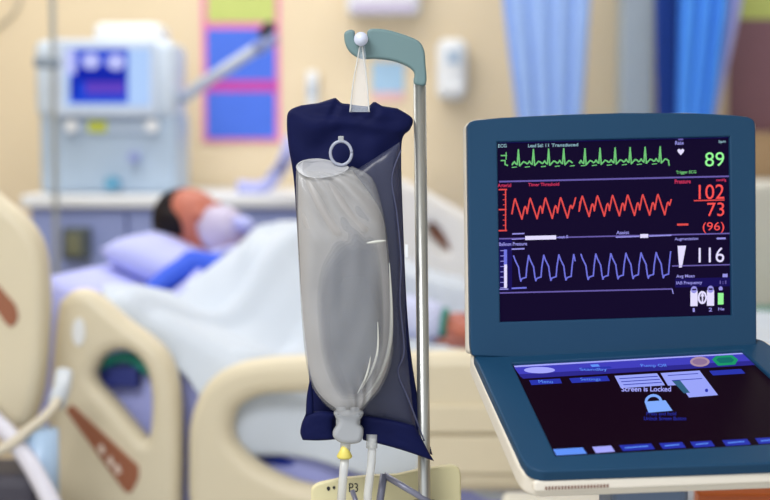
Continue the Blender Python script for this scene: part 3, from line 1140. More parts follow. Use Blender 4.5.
# royal blue roll standing in for the shadow under the blanket hem
def rumple(name, pts, r, m, label, cat):
    bm_ = bmesh.new()
    pth = smooth_path(pts, 5)
    add_tube(bm_, pth, r, 12, True, [r * (0.7 + 0.5 * abs(noise.noise(p * 23))) for p in pth])
    return tag(link(name, done(bm_), m, None, True), label, cat)


rumple('hem_shadow', [at(224, 408, 2.93), at(236, 422, 2.92), at(256, 452, 2.915), at(290, 462, 2.905), at(330, 466, 2.90), at(370, 474, 2.89)], 0.012, mat('royal_blue_hem_shadow', (36, 62, 178), 0.8), 'royal blue strip in place of the shadow under the blanket hem, behind the foot rail', 'cloth')
t = thing('cable_clamp', 'dark blue clip with teal lead behind the opening of the tilted rail', 'clip', B(0.25, -0.035, 0.86))
def on_side(px, py, v):
    f_ = Frame(B(0.25, v, 0.9), U, Z)
    return f_.hit(px, py)
a_ = on_side(100, 386, -0.03); b_ = on_side(140, 366, -0.03)
link('clip', box((0.25 + a_[0], -0.045, 0.9 + a_[1]), (0.25 + b_[0], -0.022, 0.9 + b_[1]), 0.006, BM), mat('dark_blue_clip', (40, 52, 130), 0.5), t)
f_ = Frame(B(0.25, -0.036, 0.9), U, Z)
link('lead', tube(smooth_path([f_.w(*f_.hit(x, y)) for x, y in ((96, 372), (112, 360), (130, 358), (150, 372))], 6), 0.011, 10), M_teal, t, True)

# ------------------------------------------------------------------ drip pole with hook
QY = 1.66
t = thing('infusion_stand', 'steel infusion stand with grey-green hook holding the navy cuff', 'infusion stand', Vector((at(421, 300, QY).x, QY, 0)))
p0 = at(419.5, 78, QY)
p1 = at(424.5, 500, QY)
dirp = (p1 - p0).normalized()
pend = p0 + dirp * ((p0.z - 0.06) / -dirp.z)
link('pole', tube([p0, pend], 0.0068, 20), M_steel, t, True)
fr = fronto(385, 60, QY - 0.008)
hook = [(344, 37), (345, 32), (350, 29.5), (354.5, 31), (354.5, 36), (356, 41), (360.5, 43), (365, 41), (367, 36), (367.5, 31), (372, 28.6), (385, 29.2), (398, 32.5), (411, 37), (420, 42), (424.5, 51), (425.5, 62), (426, 84), (414.5, 84), (414.5, 74), (411.5, 69), (404, 64.5), (392, 60.5), (376, 58.5), (362, 58.5), (352, 54), (346, 46)]
link('hook', plate([[q for q in pxl(fr, hook, 4)]], fr, 0.016, 0.003), M_hook, t)
bx, by = pend.x, pend.y
for k in range(5):
    an = 2 * math.pi * k / 5 + math.pi / 5
    e = Vector((bx + 0.17 * math.cos(an), by + 0.17 * math.sin(an), 0.07))
    lg = link('leg', tube([(bx, by, 0.10), e], 0.014), M_steel, t)
    link('caster', tube([(e.x - 0.012, e.y, 0.035), (e.x + 0.012, e.y, 0.035)], 0.035, 16), M_rubber, lg)
link('hub', tube([(bx, by, 0.05), (bx, by, 0.14)], 0.03, 20), M_black, t)

# ------------------------------------------------------------------ pressure cuff
CY = 1.64
cuff = thing('pressure_infusion_cuff', 'navy pressure cuff with clear front hanging by a clear loop from the hook', 'infusion cuff', at(362, 460, CY))


def puffy(fr_, front, n, depth, edge=0.0, outline=None, lift=0.0, seed=0.0, wr=0.002, back=True):
    """pillow-like body from an outline: rows cut between left and right borders in the plane"""
    (L, R) = outline
    bm_ = bmesh.new()
    m_, k_ = n
    sides = (1, -1) if back else (1,)
    G = []
    for sg_ in sides:
        g = []
        for i in range(m_ + 1):
            tt = i / m_
            l, r = L(tt), R(tt)
            row = []
            for j in range(k_ + 1):
                s_ = j / k_
                x = l[0] + (r[0] - l[0]) * s_
                y = l[1] + (r[1] - l[1]) * s_ + front(tt, s_)
                px = fr_.hit(x, y)
                q = 2 * s_ - 1
                e = max(0.0, 1 - abs(q) ** 3) ** 0.6
                ev = max(0.0, 1 - abs(2 * tt - 1) ** 8) ** 0.5
                dp = depth(tt, s_) * e * ev + edge
                wv = wr * noise.noise(Vector((s_ * 5, tt * 9, seed))) * e * ev
                row.append(bm_.verts.new(fr_.w(px[0], px[1], lift + sg_ * (dp) + wv)))
            g.append(row)
        G.append(g)
        for r0, r1 in zip(g, g[1:]):
            for j in range(k_):
                bm_.faces.new((r0[j], r0[j + 1], r1[j + 1], r1[j]))
    if back:
        a_, b_ = G
        for i in range(m_):
            bm_.faces.new((a_[i][0], a_[i + 1][0], b_[i + 1][0], b_[i][0]))
            bm_.faces.new((a_[i][-1], a_[i + 1][-1], b_[i + 1][-1], b_[i][-1]))
        for j in range(k_):
            bm_.faces.new((a_[0][j], a_[0][j + 1], b_[0][j + 1], b_[0][j]))
            bm_.faces.new((a_[-1][j], a_[-1][j + 1], b_[-1][j + 1], b_[-1][j]))
    return done(bm_)


def border(pts):
    """polyline sampled by its share of height"""
    P_ = smooth_path([Vector((x, y, 0)) for x, y in pts], 8)
    def f(t_):
        s_ = t_ * (len(P_) - 1)
        i = min(int(s_), len(P_) - 2)
        v = P_[i].lerp(P_[i + 1], s_ - i)
        return (v.x, v.y)
    return f


def ends(pts):
    """border sampled by height: x as a function of y share"""
    P_ = [Vector((x, y, 0)) for x, y in pts]
    P_ = smooth_path(P_, 8)
    y0, y1 = P_[0].y, P_[-1].y
    def f(t_):
        y = y0 + (y1 - y0) * t_
        for a_, b_ in zip(P_, P_[1:]):
            if a_.y <= y <= b_.y or b_ is P_[-1]:
                k_ = 0 if b_.y == a_.y else (y - a_.y) / (b_.y - a_.y)
                return (a_.x + (b_.x - a_.x) * max(0, min(1, k_)), y)
    return f


fr = fronto(350, 280, CY, yaw=0.02)
# navy back, wavy top edge
cl = [(300, 105), (289, 110), (286, 120), (287.5, 145), (293, 180), (297, 240), (301, 300), (307, 360), (309, 395), (307, 412), (301, 428), (302, 438)]
cr = [(398, 108), (413, 118), (411, 129), (403, 139), (402, 170), (404, 230), (407, 300), (411, 350), (417, 392), (425, 430), (430, 446), (433.5, 459)]
top_w = [(0, 0), (0.18, -3), (0.3, -7), (0.36, -9), (0.42, -3.5), (0.5, -3), (0.6, -1.5), (0.7, -1), (0.76, -6.5), (0.84, -2), (1, 0)]
bot_w = [(0, 0), (0.15, 0.5), (0.3, -3), (0.45, -8), (0.6, -10), (0.75, -8), (0.9, -4), (1, 0)]


def interp(tab, x):
    for (a_, fa), (b_, fb) in zip(tab, tab[1:]):
        if a_ <= x <= b_:
            k_ = (x - a_) / (b_ - a_)
            return fa + (fb - fa) * k_
    return tab[-1][1]


def wav(t_, s_):
    return interp(top_w, s_) * max(0, 1 - t_ * 9) + interp(bot_w, s_) * max(0, (t_ - 0.8) / 0.2)


me = puffy(fr, wav, (90, 44), lambda t_, s_: 0.013 + 0.004 * noise.noise(Vector((s_ * 4, t_ * 12, 2))) - (0.007 * math.exp(-((s_ - 0.39 + t_ * 0.3) / 0.025) ** 2) + 0.004 * math.exp(-((s_ - 0.78 + t_) / 0.03) ** 2)) * math.exp(-(t_ / 0.12) ** 2), 0.002, (border(cl), border(cr)), -0.022, 1.0, 0.004)
link('back_panel', me, M_navy, cuff, True)
# navy top flap folded over (gathered cloth in front of the bag top) is the panel itself; lower hem strap
hemL = [(304, 409), (301, 420), (300, 430), (303, 438)]
hl = border([(308, 411), (303, 419), (300.5, 430), (303, 438)])
hm = border([(338, 412), (334, 419), (334, 430), (338, 437)])
me = puffy(fr, lambda t_, s_: (-2.0 * math.sin(s_ * math.pi)) * (1 - t_) + 1.0 * math.sin(s_ * math.pi) * t_, (12, 16), lambda t_, s_: 0.006, 0.001, (hl, hm), 0.010, 4.0, 0.001)
link('hem', me, M_navy, cuff, True)
hl = border([(362, 414), (360, 421), (361, 430), (363, 438)])
hm = border([(414, 424), (421, 436), (427, 448), (433.5, 459)])
me = puffy(fr, lambda t_, s_: -1.5 * math.sin(s_ * math.pi), (12, 20), lambda t_, s_: 0.005, 0.001, (hl, hm), 0.010, 5.0, 0.001)
link('hem', me, M_navy, cuff, True)
# left navy edge strip low on the cuff
hl = border([(310, 378), (307, 395), (306, 414)])
hm = border([(311.5, 378), (313.5, 395), (314, 414)])
link('edge_strip', puffy(fr, lambda t_, s_: 0, (10, 6), lambda t_, s_: 0.003, 0.001, (hl, hm), 0.012, 6.0, 0), M_navy, cuff, True)
# clear grey front net: diagonal upper edge, full right side
nl = border([(344, 178), (330, 205), (318, 260), (316, 330), (322, 380), (336, 404), (345, 412)])
nr = border([(400, 142), (401, 180), (403, 240), (405, 300), (407, 350), (412, 400), (416, 428)])
me = puffy(fr, lambda t_, s_: 6 * math.sin(s_ * math.pi) * (t_ > 0.9) * (t_ - 0.9) * 8, (60, 24), lambda t_, s_: 0.012, 0.0, (nl, nr), -0.004, 7.0, 0.002, back=False)
link('front_net', me, M_net, cuff, True)
# stitched seam down the right side
pp = smooth_path([fr.w(*fr.hit(x, y), 0.0045) for x, y in ((401, 150), (392, 178), (397, 215), (401, 260), (400, 300), (404, 350), (398, 372), (409, 400), (424, 440))], 8)
link('seam', tube(pp, 0.0009, 6), mat('grey_seam', (70, 74, 104), 0.5), cuff, True)
a_ = fr.w(*fr.hit(406.5, 250), 0.003)
link('white_tab', box((a_.x - 0.0018, a_.y - 0.002, a_.z - 0.008), (a_.x + 0.0018, a_.y + 0.002, a_.z + 0.006), 0.0008), M_white, cuff)
# clear hanging loop
hk = at(361, 41, QY - 0.008)
for pts in ([(361, 40), (357, 62), (353, 84), (350, 112)], [(361.5, 40), (364, 60), (367, 82), (369, 112)]):
    pp = smooth_path([at(x, y, QY - 0.016 if i == 0 else CY + 0.004) for i, (x, y) in enumerate(pts)], 6)
    bm = bmesh.new()
    add_tube(bm, pp, 0.0008, 8)
    link('hanging_loop', done(bm), M_clear2, cuff, True)
bm = bmesh.new()
g0 = [at(x, y, CY + 0.006) for x, y in ((361, 46), (365, 46), (370, 112), (349, 112))]
vv = [bm.verts.new(p) for p in g0] + [bm.verts.new(p + Vector((0, 0.0008, 0))) for p in g0]
for f in ((0, 1, 2, 3), (4, 7, 6, 5), (0, 4, 5, 1), (1, 5, 6, 2), (2, 6, 7, 3), (3, 7, 4, 0)):
    bm.faces.new([vv[i] for i in f])
link('loop_film', done(bm), mat('thin_clear_film', (226, 236, 255), 0.1, alpha=0.22), cuff)
link('loop_bead', tube([at(361, 39, QY - 0.022), at(361, 39, QY + 0.006)], 0.0075, 16), mat('pale_bead', (206, 214, 236), 0.3), cuff, True)

# ------------------------------------------------------------------ infusion bag inside the cuff
bag = thing('infusion_bag', 'translucent grey infusion bag inside the navy cuff', 'infusion bag', at(349, 440, CY - 0.03))
bl_ = border([(297, 166), (296, 180), (297, 220), (299, 270), (302, 320), (306, 360), (312, 385), (322, 400), (333, 409), (340, 414)])
br_ = border([(352, 166), (372, 178), (382, 208), (388, 245), (391, 285), (393, 325), (392, 358), (383, 384), (370, 400), (357, 414)])
frb = fronto(346, 290, CY - 0.004, yaw=0.03)


def bagtop(t_, s_):
    return 4.5 * math.sin(s_ * math.pi) * max(0, 1 - t_ * 6)


def bagdepth(t_, s_):
    d_ = 0.016 + 0.016 * min(1, t_ * 1.6)
    # diagonal folds near the shoulder of the bag
    f_ = math.exp(-((t_ - 0.14) / 0.10) ** 2)
    d_ += 0.0042 * f_ * math.sin((s_ * 1.6 - t_ * 3.2) * 14)
    d_ += 0.0012 * math.sin((s_ + t_ * 0.8) * 22) * math.exp(-((t_ - 0.35) / 0.1) ** 2)
    # curved folds low on the right
    f_ = math.exp(-((t_ - 0.82) / 0.12) ** 2) * math.exp(-((s_ - 0.65) / 0.2) ** 2)
    d_ += 0.003 * f_ * math.sin((s_ - t_ * 0.6) * 42)
    return d_


me = puffy(frb, bagtop, (110, 60), bagdepth, 0.0006, (bl_, br_), 0.006, 9.0, 0.003)
link('body', me, M_bag, bag, True)
bmf = bmesh.new()
for q in range(8):
    g_ = 1.6 * q
    fb1 = border([(332 + g_, 196 + 7 * g_), (319 + g_, 262 + 4 * g_), (317 + g_, 310), (321 + g_, 350), (330 + g_, 380 - g_), (341 + g_ * 0.6, 398 - g_)])
    fb2 = border([(372 - g_ * 0.6, 196 + 7 * g_), (381 - g_ * 0.4, 262 + 4 * g_), (384 - g_ * 0.4, 310), (383 - g_ * 0.4, 345), (376 - g_ * 0.4, 372 - g_), (362 - g_ * 0.4, 396 - g_)])
    bmf.from_mesh(puffy(frb, lambda t_, s_: 0, (50, 30), lambda t_, s_: bagdepth(0.3 + 0.7 * t_, s_) * (0.84 - 0.035 * q), 0.0, (fb1, fb2), 0.006, 3.0, 0.002, back=False))
link('fluid', done(bmf), M_fluid, bag, True)
b1 = border([(298.5, 170), (298.5, 220), (300.5, 270), (303.5, 320), (308, 360), (314, 384), (324, 398), (337, 408)])
b2 = border([(352, 170), (380, 210), (386, 245), (389, 285), (391, 325), (389, 358), (380, 384), (361, 408)])
link('back_film', puffy(frb, lambda t_, s_: 0, (60, 30), lambda t_, s_: 0.003 + 0.9 * bagdepth(t_, s_) * max(0, min(1, (0.36 - t_) / 0.16)), 0.0, (b1, b2), 0.006, 2.0, 0.002, back=False), mat('back_film', (164, 162, 162), 0.4, alpha=0.92), bag, True)
# welded open rim at the top of the bag
rim = smooth_path([frb.w(*frb.hit(x, y), 0.012 + 0.006 * zz) for x, y, zz in ((297, 167, 0), (303, 161, 0), (318, 159, -1), (334, 162, -1), (348, 167, 0), (340, 173, 1), (322, 177, 1.6), (305, 175, 1.2))], 6, True)
link('rim', tube(rim + [rim[0]], 0.0007, 8), mat('clear_rim', (206, 208, 214), 0.15, alpha=0.7), bag, True)
bm = bmesh.new()
bm.faces.new([bm.verts.new(p) for p in rim])
link('top_film', done(bm), mat('top_film', (206, 208, 214), 0.1, alpha=0.45), bag).modifiers.new('w', 'SOLIDIFY').thickness = 0.0006
for k_, pts_ in enumerate(([(389, 262), (391, 310), (389, 345), (379, 375), (364, 396)], [(377, 318), (377, 345), (371, 366), (361, 384)], [(366, 241), (376, 239.5), (385, 238.5)], [(370, 352), (366, 370), (357, 388)])):  # pale tubes stand in for highlights along the bag's seam, fold and lower right
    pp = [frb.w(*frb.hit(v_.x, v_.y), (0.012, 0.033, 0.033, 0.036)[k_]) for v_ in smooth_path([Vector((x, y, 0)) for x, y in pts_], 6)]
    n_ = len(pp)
    link('seam_highlight', tube(pp, 0, 8, [(0.0022, 0.0014, 0.0016, 0.0012)[k_] * math.sin(math.pi * (0.06 + 0.88 * q / (n_ - 1))) for q in range(n_)]), mat('pale_highlight', (216, 218, 212), 0.2, alpha=0.75), bag, True)
# hanging ring
c_ = frb.w(*frb.hit(341, 153), 0.012)
ring = [c_ + frb.x * 0.0112 * math.cos(2 * math.pi * i / 28) + frb.y * 0.0125 * math.sin(2 * math.pi * i / 28) for i in range(29)]
rg = link('hanging_ring', tube(ring, 0.0017, 10), mat('pale_ring', (170, 176, 196), 0.25, alpha=0.85), bag, True)
link('ring_tab', box((c_.x - 0.003, c_.y - 0.0015, c_.z + 0.011), (c_.x + 0.003, c_.y + 0.0015, c_.z + 0.018), 0.001), M_port, rg)
# fluid line fold and pale lower film
pp = [frb.w(*frb.hit(x, y), 0.041) for x, y in ((364, 241), (374, 239.5), (386, 238))]
# ports
for (x0, x1, r_) in ((341, 341, 0.0055), (355, 355, 0.0055)):
    link('port', tube([frb.w(*frb.hit(x0, 406), 0.012), frb.w(*frb.hit(x1, 424), 0.020)], r_, 16), M_port, bag, True)
me = plate([pxl(frb, [(336, 408), (361, 408), (362, 413), (358, 419), (363, 426), (361, 437), (352, 440), (341, 439), (334, 434), (333, 428), (338, 419), (335, 413)], 4)], frb, 0.018, 0.005, 0.026)
link('port_block', me, M_port, bag, True)

# clear tubing below
t = thing('giving_set', 'clear giving set with yellow clip below the infusion bag', 'tubing', at(345, 500, CY - 0.02))
p = [at(346, 436, CY - 0.02), at(345, 452, CY - 0.02)]
link('spike', tube(p, 0.0055, 14), M_clear2, t, True)
pp = [at(344.5, 445, CY - 0.022), at(344.5, 450, CY - 0.022), at(344.5, 456, CY - 0.022), at(344.5, 458, CY - 0.022)]
link('yellow_clip', tube(pp, 0, 12, [0.003, 0.005, 0.0085, 0.0075]), M_yellow, t, True)
link('drip_tube', tube([at(345, 456, CY - 0.022), at(343, 478, CY - 0.022), at(340, 520, CY - 0.022)], 0.0048, 14), M_clear2, t, True)
t = thing('pressure_line', 'clear tube hanging straight down right of the yellow clip', 'tubing', at(369, 520, CY - 0.01))
link('tube', tube([at(372.5, 438, CY - 0.012), at(371.5, 462, CY - 0.012), at(368, 492, CY - 0.012), at(366, 530, CY - 0.012)], 0.0046, 14), M_clear2, t, True)
link('connector', tube([at(372, 434, CY - 0.012), at(371.8, 448, CY - 0.012)], 0.0062, 14), M_clear, t, True)

# transducer holder plate
t = thing('transducer_holder', 'cream holder plate clamped on the stand below the cuff', 'holder plate', at(388, 530, 1.69))
fr = fronto(385, 490, 1.69, yaw=0.03)
o_ = [(311, 489), (317, 484), (340, 479), (375, 476), (396, 475.5), (420, 470), (452, 465.5), (459, 468), (461, 474), (462, 540), (311, 540)]
link('plate', plate([round_poly(pxl(fr, o_), 0.004)], fr, 0.012, 0.0025), M_plate, t)
s = Screen(fr)
s.text('P3', 349, 483, 358, 492, M_black, 0.0006)
s.poly(ell(328.5, 488.5, 1.8, 2.2, 12), M_black, 0.0006)
s.poly(ell(334, 487.5, 1.4, 1.6, 12), M_black, 0.0006)
s.build('marking', t)
link('clamp', box((at(413, 480, 1.68).x, 1.664, at(420, 515, 1.68).z), (at(436, 480, 1.68).x, 1.70, at(420, 502, 1.68).z), 0.003), M_black, t)
t = thing('wire_bracket', 'crossed grey rods in front of the cream holder plate', 'bracket', at(390, 520, 1.655))
for a_, b_, r_ in (((384, 474), (377, 520), 0.0042), ((384, 475), (436, 506), 0.0036), ((352, 490), (366, 530), 0.0028)):
    link('rod', tube([at(a_[0], a_[1], 1.664), at(b_[0], b_[1], 1.652)], r_, 12), M_rod, t, True)

# ------------------------------------------------------------------ balloon pump console
con = thing('balloon_pump_console', 'navy console with an upright waveform display above a tilted touch screen', 'monitor console', Vector((0.22, 1.62, 0)))


def frame3(tl, tr, bl):
    return Frame(bl, tr - tl, tl - bl)


fu = frame3(at(497, 142, 1.700), at(729, 137, 1.722), at(500, 322, 1.672))
head = [(467, 126), (469, 122.5), (474, 120.5), (500, 118), (560, 115), (620, 113.2), (690, 113.3), (735, 115.5), (749, 117.5), (754, 121), (755, 128), (756, 345), (752, 356), (700, 360), (560, 360), (472, 356), (470, 345)]
op = [(497, 142.5), (729, 137), (731, 315), (500, 322)]
ub = link('upper_fascia', plate([round_poly(pxl(fu, head), 0.004), pxl(fu, op)], fu, 0.014, 0.002, 0.003), M_console, con)
link('upper_rear_shell', plate([round_poly(pxl(fu.shifted(-0.012), [(465.5, 124), (474, 119), (560, 113.8), (690, 112), (750, 116), (757, 122), (757.5, 350), (468, 354)]), 0.006)], fu, 0.028, 0.006, -0.0125), M_case, con)
s = Screen(fu.shifted(-0.002), -0.0235, 614)
yb = lambda y: y
s.poly([(494, 137), (733, 137), (735, 324), (497, 324)], G_dark, 0)
# header band and rules
s.rect(499, 137.8, 730, 140.6, G_band)
s.rect(678, 140.3, 683, 142, G_rule, 0.0006)
s.rect(499, 178.2, 730, 179.8, G_rule)
s.rect(499, 235.5, 730, 236.8, G_rule)
s.rect(499, 289.6, 672, 291.0, G_rule)
s.rect(672, 266.8, 730, 268.0, G_rule)
s.rect(675, 280, 732, 289, G_band, 0.0003)
s.rect(499, 237, 512, 288, G_band, 0.0003)
# ECG row
s.text('ECG', 498, 141.5, 506.5, 145, G_tealw, bold=True)
s.text('Lead Sel: 1', 528, 142, 546, 145.5, G_tealw, bold=True)
s.text('1 Transduced', 548, 142.2, 578, 145.5, G_tealw, bold=True)
s.line([(501, 153), (506.5, 153)], 1.2, G_green); s.line([(501, 158), (505, 158)], 1.2, G_green)
s.line([(505, 158), (505, 162), (507.5, 163)], 1.2, G_green); s.line([(506, 150), (506, 157)], 1.0, G_green)
ecg = lambda x, y0, h: [(x - 5.5, y0), (x - 4, y0 - 2.2), (x - 2.6, y0), (x - 1.2, y0 + 1.0), (x, y0 - h), (x + 1.2, y0 + 2.2), (x + 3, y0 + 0.4), (x + 5, y0 - 1.8), (x + 6.8, y0 - 1.2), (x + 8.5, y0 + 0.3)]
Y0 = 161.5
p = [(512, Y0 + 1), (513, Y0 - 1)]
for x in (518.3, 533.3, 548.5, 563.6):
    p += ecg(x, Y0, 14)
s.line(p, 1.35, G_green)
p = [(580, Y0 + 1)]
for x in (584.8, 599.9, 615, 630, 645, 660):
    p += ecg(x, Y0 + 0.4, 14)
p += [(668.5, Y0 + 2), (669, Y0 + 5)]
s.line(p, 1.35, G_green)
for x in (512, 525, 541, 555, 570, 581, 592, 607, 622, 637, 652):
    s.line([(x, Y0 + 3.6), (x + 4.5, Y0 + 3.2)], 0.9, G_green)
# red row
s.text('Arterial', 497.5, 181, 511, 184.6, G_redt, bold=True)
s.text('Timer Threshold', 528, 181.2, 559, 184.4, G_redt, bold=True)
s.line([(499, 187), (506.5, 187)], 1.4, G_red); s.line([(505.5, 187), (505.5, 228)], 1.2, G_red); s.line([(499, 228), (506.5, 228)], 1.4, G_red)
s.line([(499, 207), (506, 207)], 1.4, G_red)
for i in range(1, 8):
    s.line([(503, 187 + i * 5.1), (506, 187 + i * 5.1)], 0.7, G_red)
def red(x, y):
    return [(x - 3.2, y + 15), (x - 0.8, y + 2), (x, y), (x + 1.4, y + 4), (x + 6.8, y + 20.5), (x + 9.4, y + 9), (x + 10.2, y + 8), (x + 11.6, y + 11)]
p = []
for x in (515, 530.2, 545.4, 560.6):
    p += red(x, 196.5)
p += [(574, 203), (575.5, 197)]
s.line(p, 1.5, G_red)
p = [(580, 201)]
for x in (582.2, 597.4, 612.5, 627.6, 642.7, 657.8):
    p += red(x, 195.5)
p += [(671, 201)]
s.line(p, 1.5, G_red)
# small white gauges between the rows
s.line([(512.5, 231.6), (524, 231.4)], 1.3, G_bluel)
s.line([(512, 237), (524, 236.6)], 0.9, G_bluel)
s.rect(525, 234, 556, 238, G_white, 0.0009)
s.text('-out 0', 557, 234, 568, 237.2, G_bluel, bold=True)
s.text('Assist', 616, 231, 629, 234.6, G_bluel, bold=True)
s.line([(616, 237.3), (639, 237)], 1.2, G_bluel)
s.rect(640, 234.8, 648, 238.6, G_white, 0.0009)
s.line([(649, 237), (671, 236.6)], 1.2, G_bluel)
# blue row
s.text('Balloon Pressure', 499, 239.8, 527, 243.4, G_bluel, bold=True)
s.line([(512, 246.8), (524, 246.6)], 1.4, G_bluel)
for i in range(8):
    s.line([(500.5, 248 + i * 5.3), (504, 248 + i * 5.3)], 0.7, G_bluel)
s.rect(503.8, 247, 507, 262, G_blue); s.rect(504, 262, 507, 285.5, G_white)
s.line([(499, 286.6), (508, 286.6)], 1.1, G_bluel)
s.line([(512, 286.0), (526, 285.7)], 1.6, G_blue)
def blu(x, y):
    return [(x, y), (x + 1.6, y + 4.5), (x + 5.0, y + 11.5), (x + 6.2, y + 21), (x + 7.2, y + 25.5), (x + 8.2, y + 23.2), (x + 10, y + 22.5), (x + 12.4, y + 21.8), (x + 13.2, y + 12)]
p = []
for x in (513.5, 528.5, 543.6, 558.7):
    p += blu(x, 253.5)
p += [(573.6, 253.5), (575, 260)]
s.line(p, 1.35, G_blue)
p = []
for x in (580.8, 595.6, 610.7, 625.8, 640.9, 656.0):
    p += blu(x, 253.5)
p += [(670.5, 253)]
s.line(p, 1.35, G_blue)
s.line([(672, 290.5), (673, 295)], 0.9, G_bluel)
# right column
s.text('Rate', 675, 142.5, 683.5, 146.4, G_bluel, bold=True)
s.text('bpm', 718.5, 142.6, 725.5, 146.2, G_tealw, bold=True)
s.poly([(677.2, 151.6), (679, 150.3), (680.7, 151.6), (682.4, 150.3), (684.2, 151.6), (683.6, 153.6), (680.7, 156.8), (677.8, 153.6)], G_white)
s.text('89', 704.8, 154.6, 724, 168.8, G_greenb)
s.text('Trigger ECG', 676, 172.3, 696, 176.2, G_green, bold=True)
s.text('Pressure', 674.5, 181.0, 690.5, 185.2, G_redt, bold=True)
s.text('mmHg', 716, 181.2, 726, 184.6, G_redt, bold=True)
s.text('102', 698.5, 186.8, 724, 201.6, G_redb)
s.line([(694, 202.6), (724, 202.6)], 1.2, G_red)
s.text('73', 707, 205, 724, 218.6, G_redb)
s.line([(677.5, 226.2), (687.5, 226.2)], 2.0, G_red)
s.text('(96)', 702.5, 224.5, 724, 235.4, G_redb)
s.text('Augmentation', 674.5, 239.0, 698, 242.8, G_bluel, bold=True)
s.line([(717, 241), (725, 241)], 1.8, G_bluel)
s.poly([(677.5, 247.4), (686, 247.4), (681.8, 269), (679, 269)], G_white)
s.text('116', 698.5, 249.8, 724, 264.8, G_white)
s.text('Avg Mean', 676, 276.2, 694.5, 280.2, G_bluel, bold=True)
s.rect(722.5, 276.4, 727.5, 279.8, G_bluel)
s.text('IAB Frequency', 676, 282.8, 702, 287, G_bluel, bold=True)
s.text('1:1', 719.5, 283.2, 726, 286.6, G_rule, bold=True)
# battery and bottle symbols
for x in (690.3, 706.8):
    s.rect(x, 292.5, x + 7.2, 308, G_white)
    s.poly(ell(x + 3.6, 291.6, 3.2, 3.6, 14), G_bluel, 0.0005)
    s.rect(x + 1.6, 290.6, x + 5.6, 292.2, G_dark, 0.0009)
s.poly(ell(702.2, 299.6, 4.6, 6.6, 18), G_white, 0.0005)
s.poly(ell(702.2, 299.6, 2.8, 4.6, 18), G_dark, 0.0007)
s.poly([(702.2, 294), (704.4, 298.5), (702.9, 298.5), (702.9, 304.5), (701.5, 304.5), (701.5, 298.5), (700, 298.5)], G_white, 0.0009)
s.rect(717.8, 295.5, 723.4, 307, G_greenb)
s.rect(717.8, 292.8, 723.4, 295.5, G_dark, 0.0009)
s.poly(ell(720.6, 291.2, 2.0, 2.4, 12), G_bluel, 0.0005)
s.text('1', 692.5, 310, 694.6, 313.8, G_bluel, bold=True)
s.text('2', 708.5, 310, 712, 313.8, G_bluel, bold=True)
s.text('He', 718, 310, 724, 313, G_bluel, bold=True)
s.build('waveform_display', con)

# lower touch panel
fl = frame3(at(513, 365, 1.650), at(742, 352, 1.675), at(556, 457, 1.466))
fl = Frame(at(513, 365, 1.650), at(742, 352, 1.675) - at(513, 365, 1.650), at(513, 365, 1.650) - at(556, 457, 1.466))
outer = [(473, 355), (478, 349.5), (500, 348), (750, 339), (762, 341), (925, 454), (905, 460), (540, 473), (528, 469), (521, 460)]
op = [(512, 364.5), (742, 351.5), (840, 441.5), (556, 457.5)]
link('touch_fascia', plate([round_poly(pxl(fl, outer), [0.006, 0.004, 0.004, 0.004, 0.008, 0.01, 0.006, 0.006, 0.008, 0.006]), pxl(fl, op)], fl, 0.012, 0.002, 0.002), M_console, con)
rim_o = [(469.5, 353), (476, 347.5), (500, 346.5), (752, 337), (766, 339), (935, 456), (912, 462), (538, 476), (523, 471), (516, 460)]
link('casing', plate([round_poly(pxl(fl.shifted(-0.006), rim_o), 0.008)], fl, 0.026, 0.006, -0.006), M_case, con)
s = Screen(fl.shifted(-0.002))
s.poly([(509, 363.5), (743, 350.5), (846, 443), (556, 460)], G_ldark, 0)


def L(x, y):
    """touch screen point: x along the top edge 0..229, y in px below the top line"""
    return (x, y)


s.poly([(512.5, 364.8), (742, 351.6), (745, 354.2), (515, 367.6)], G_llav)
s.poly([(514, 367.6), (745, 354.2), (755, 363.5), (521, 377.2)], G_lbar, 0.0003)
s.poly([(519, 374.6), (752.5, 361), (757, 365.2), (523, 379)], G_lbar2, 0.0004)
s.poly(ell(539.5, 370.6, 15.5, 3.2, 24), G_llav, 0.0006)
s.poly([(580, 368.5), (610, 366.8), (612, 368.6), (582, 370.3)], G_lbtn, 0.0006)
s.poly([(590, 365.2), (598, 364.7), (600, 367), (592, 367.5)], G_lsky, 0.0007)
s.text('Standby', 579, 368.6, 606, 372.2, G_lsky, slant=2)
s.text('Pump Off', 640, 364.6, 666, 368.4, G_lsky, slant=2)
s.poly(ell(699.8, 362.2, 9.8, 5.0, 24), G_lbeige, 0.0006)
s.poly(ell(699.8, 362.2, 7.4, 3.2, 24), glow('touch_beige_inner', (140, 112, 150)), 0.0007)
gh = [(712, 360), (716, 356.5), (732, 355.6), (738, 360), (735, 365), (718, 366.2)]
s.poly(gh, G_lgreen, 0.0006)
s.poly([(716, 360.2), (718.5, 358.2), (730.5, 357.6), (734, 360.4), (732, 363), (720, 363.8)], glow('touch_green_inner', (20, 110, 104)), 0.0007)
for q in ([(529, 380.6), (560, 378.8), (562, 383.6), (531.5, 385.4)], [(569, 378.6), (607, 376.2), (610, 381.2), (572, 383.4)], [(709, 371.2), (741, 369.2), (745.5, 373.8), (713, 375.8)]):
    s.poly(q, G_lbtn)
s.text('Menu', 538, 380.6, 552, 383.8, G_lsky, slant=1)
s.text('Settings', 580, 378.4, 600, 382, G_lsky, slant=1)
s.poly([(614.5, 376.2), (657, 373.6), (665, 385.6), (621, 388.6)], G_lbox)
for k_ in range(3):
    y = 379.2 + 3 * k_
    x = 619.5 + 2 * k_
    s.line([(x, y), (x + 38, y - 2.4)], 0.8, G_lbtn)
s.poly([(660.5, 373.4), (699.5, 370.8), (718, 395.4), (689, 397.8), (680, 385.2), (668, 386)], G_lbox)
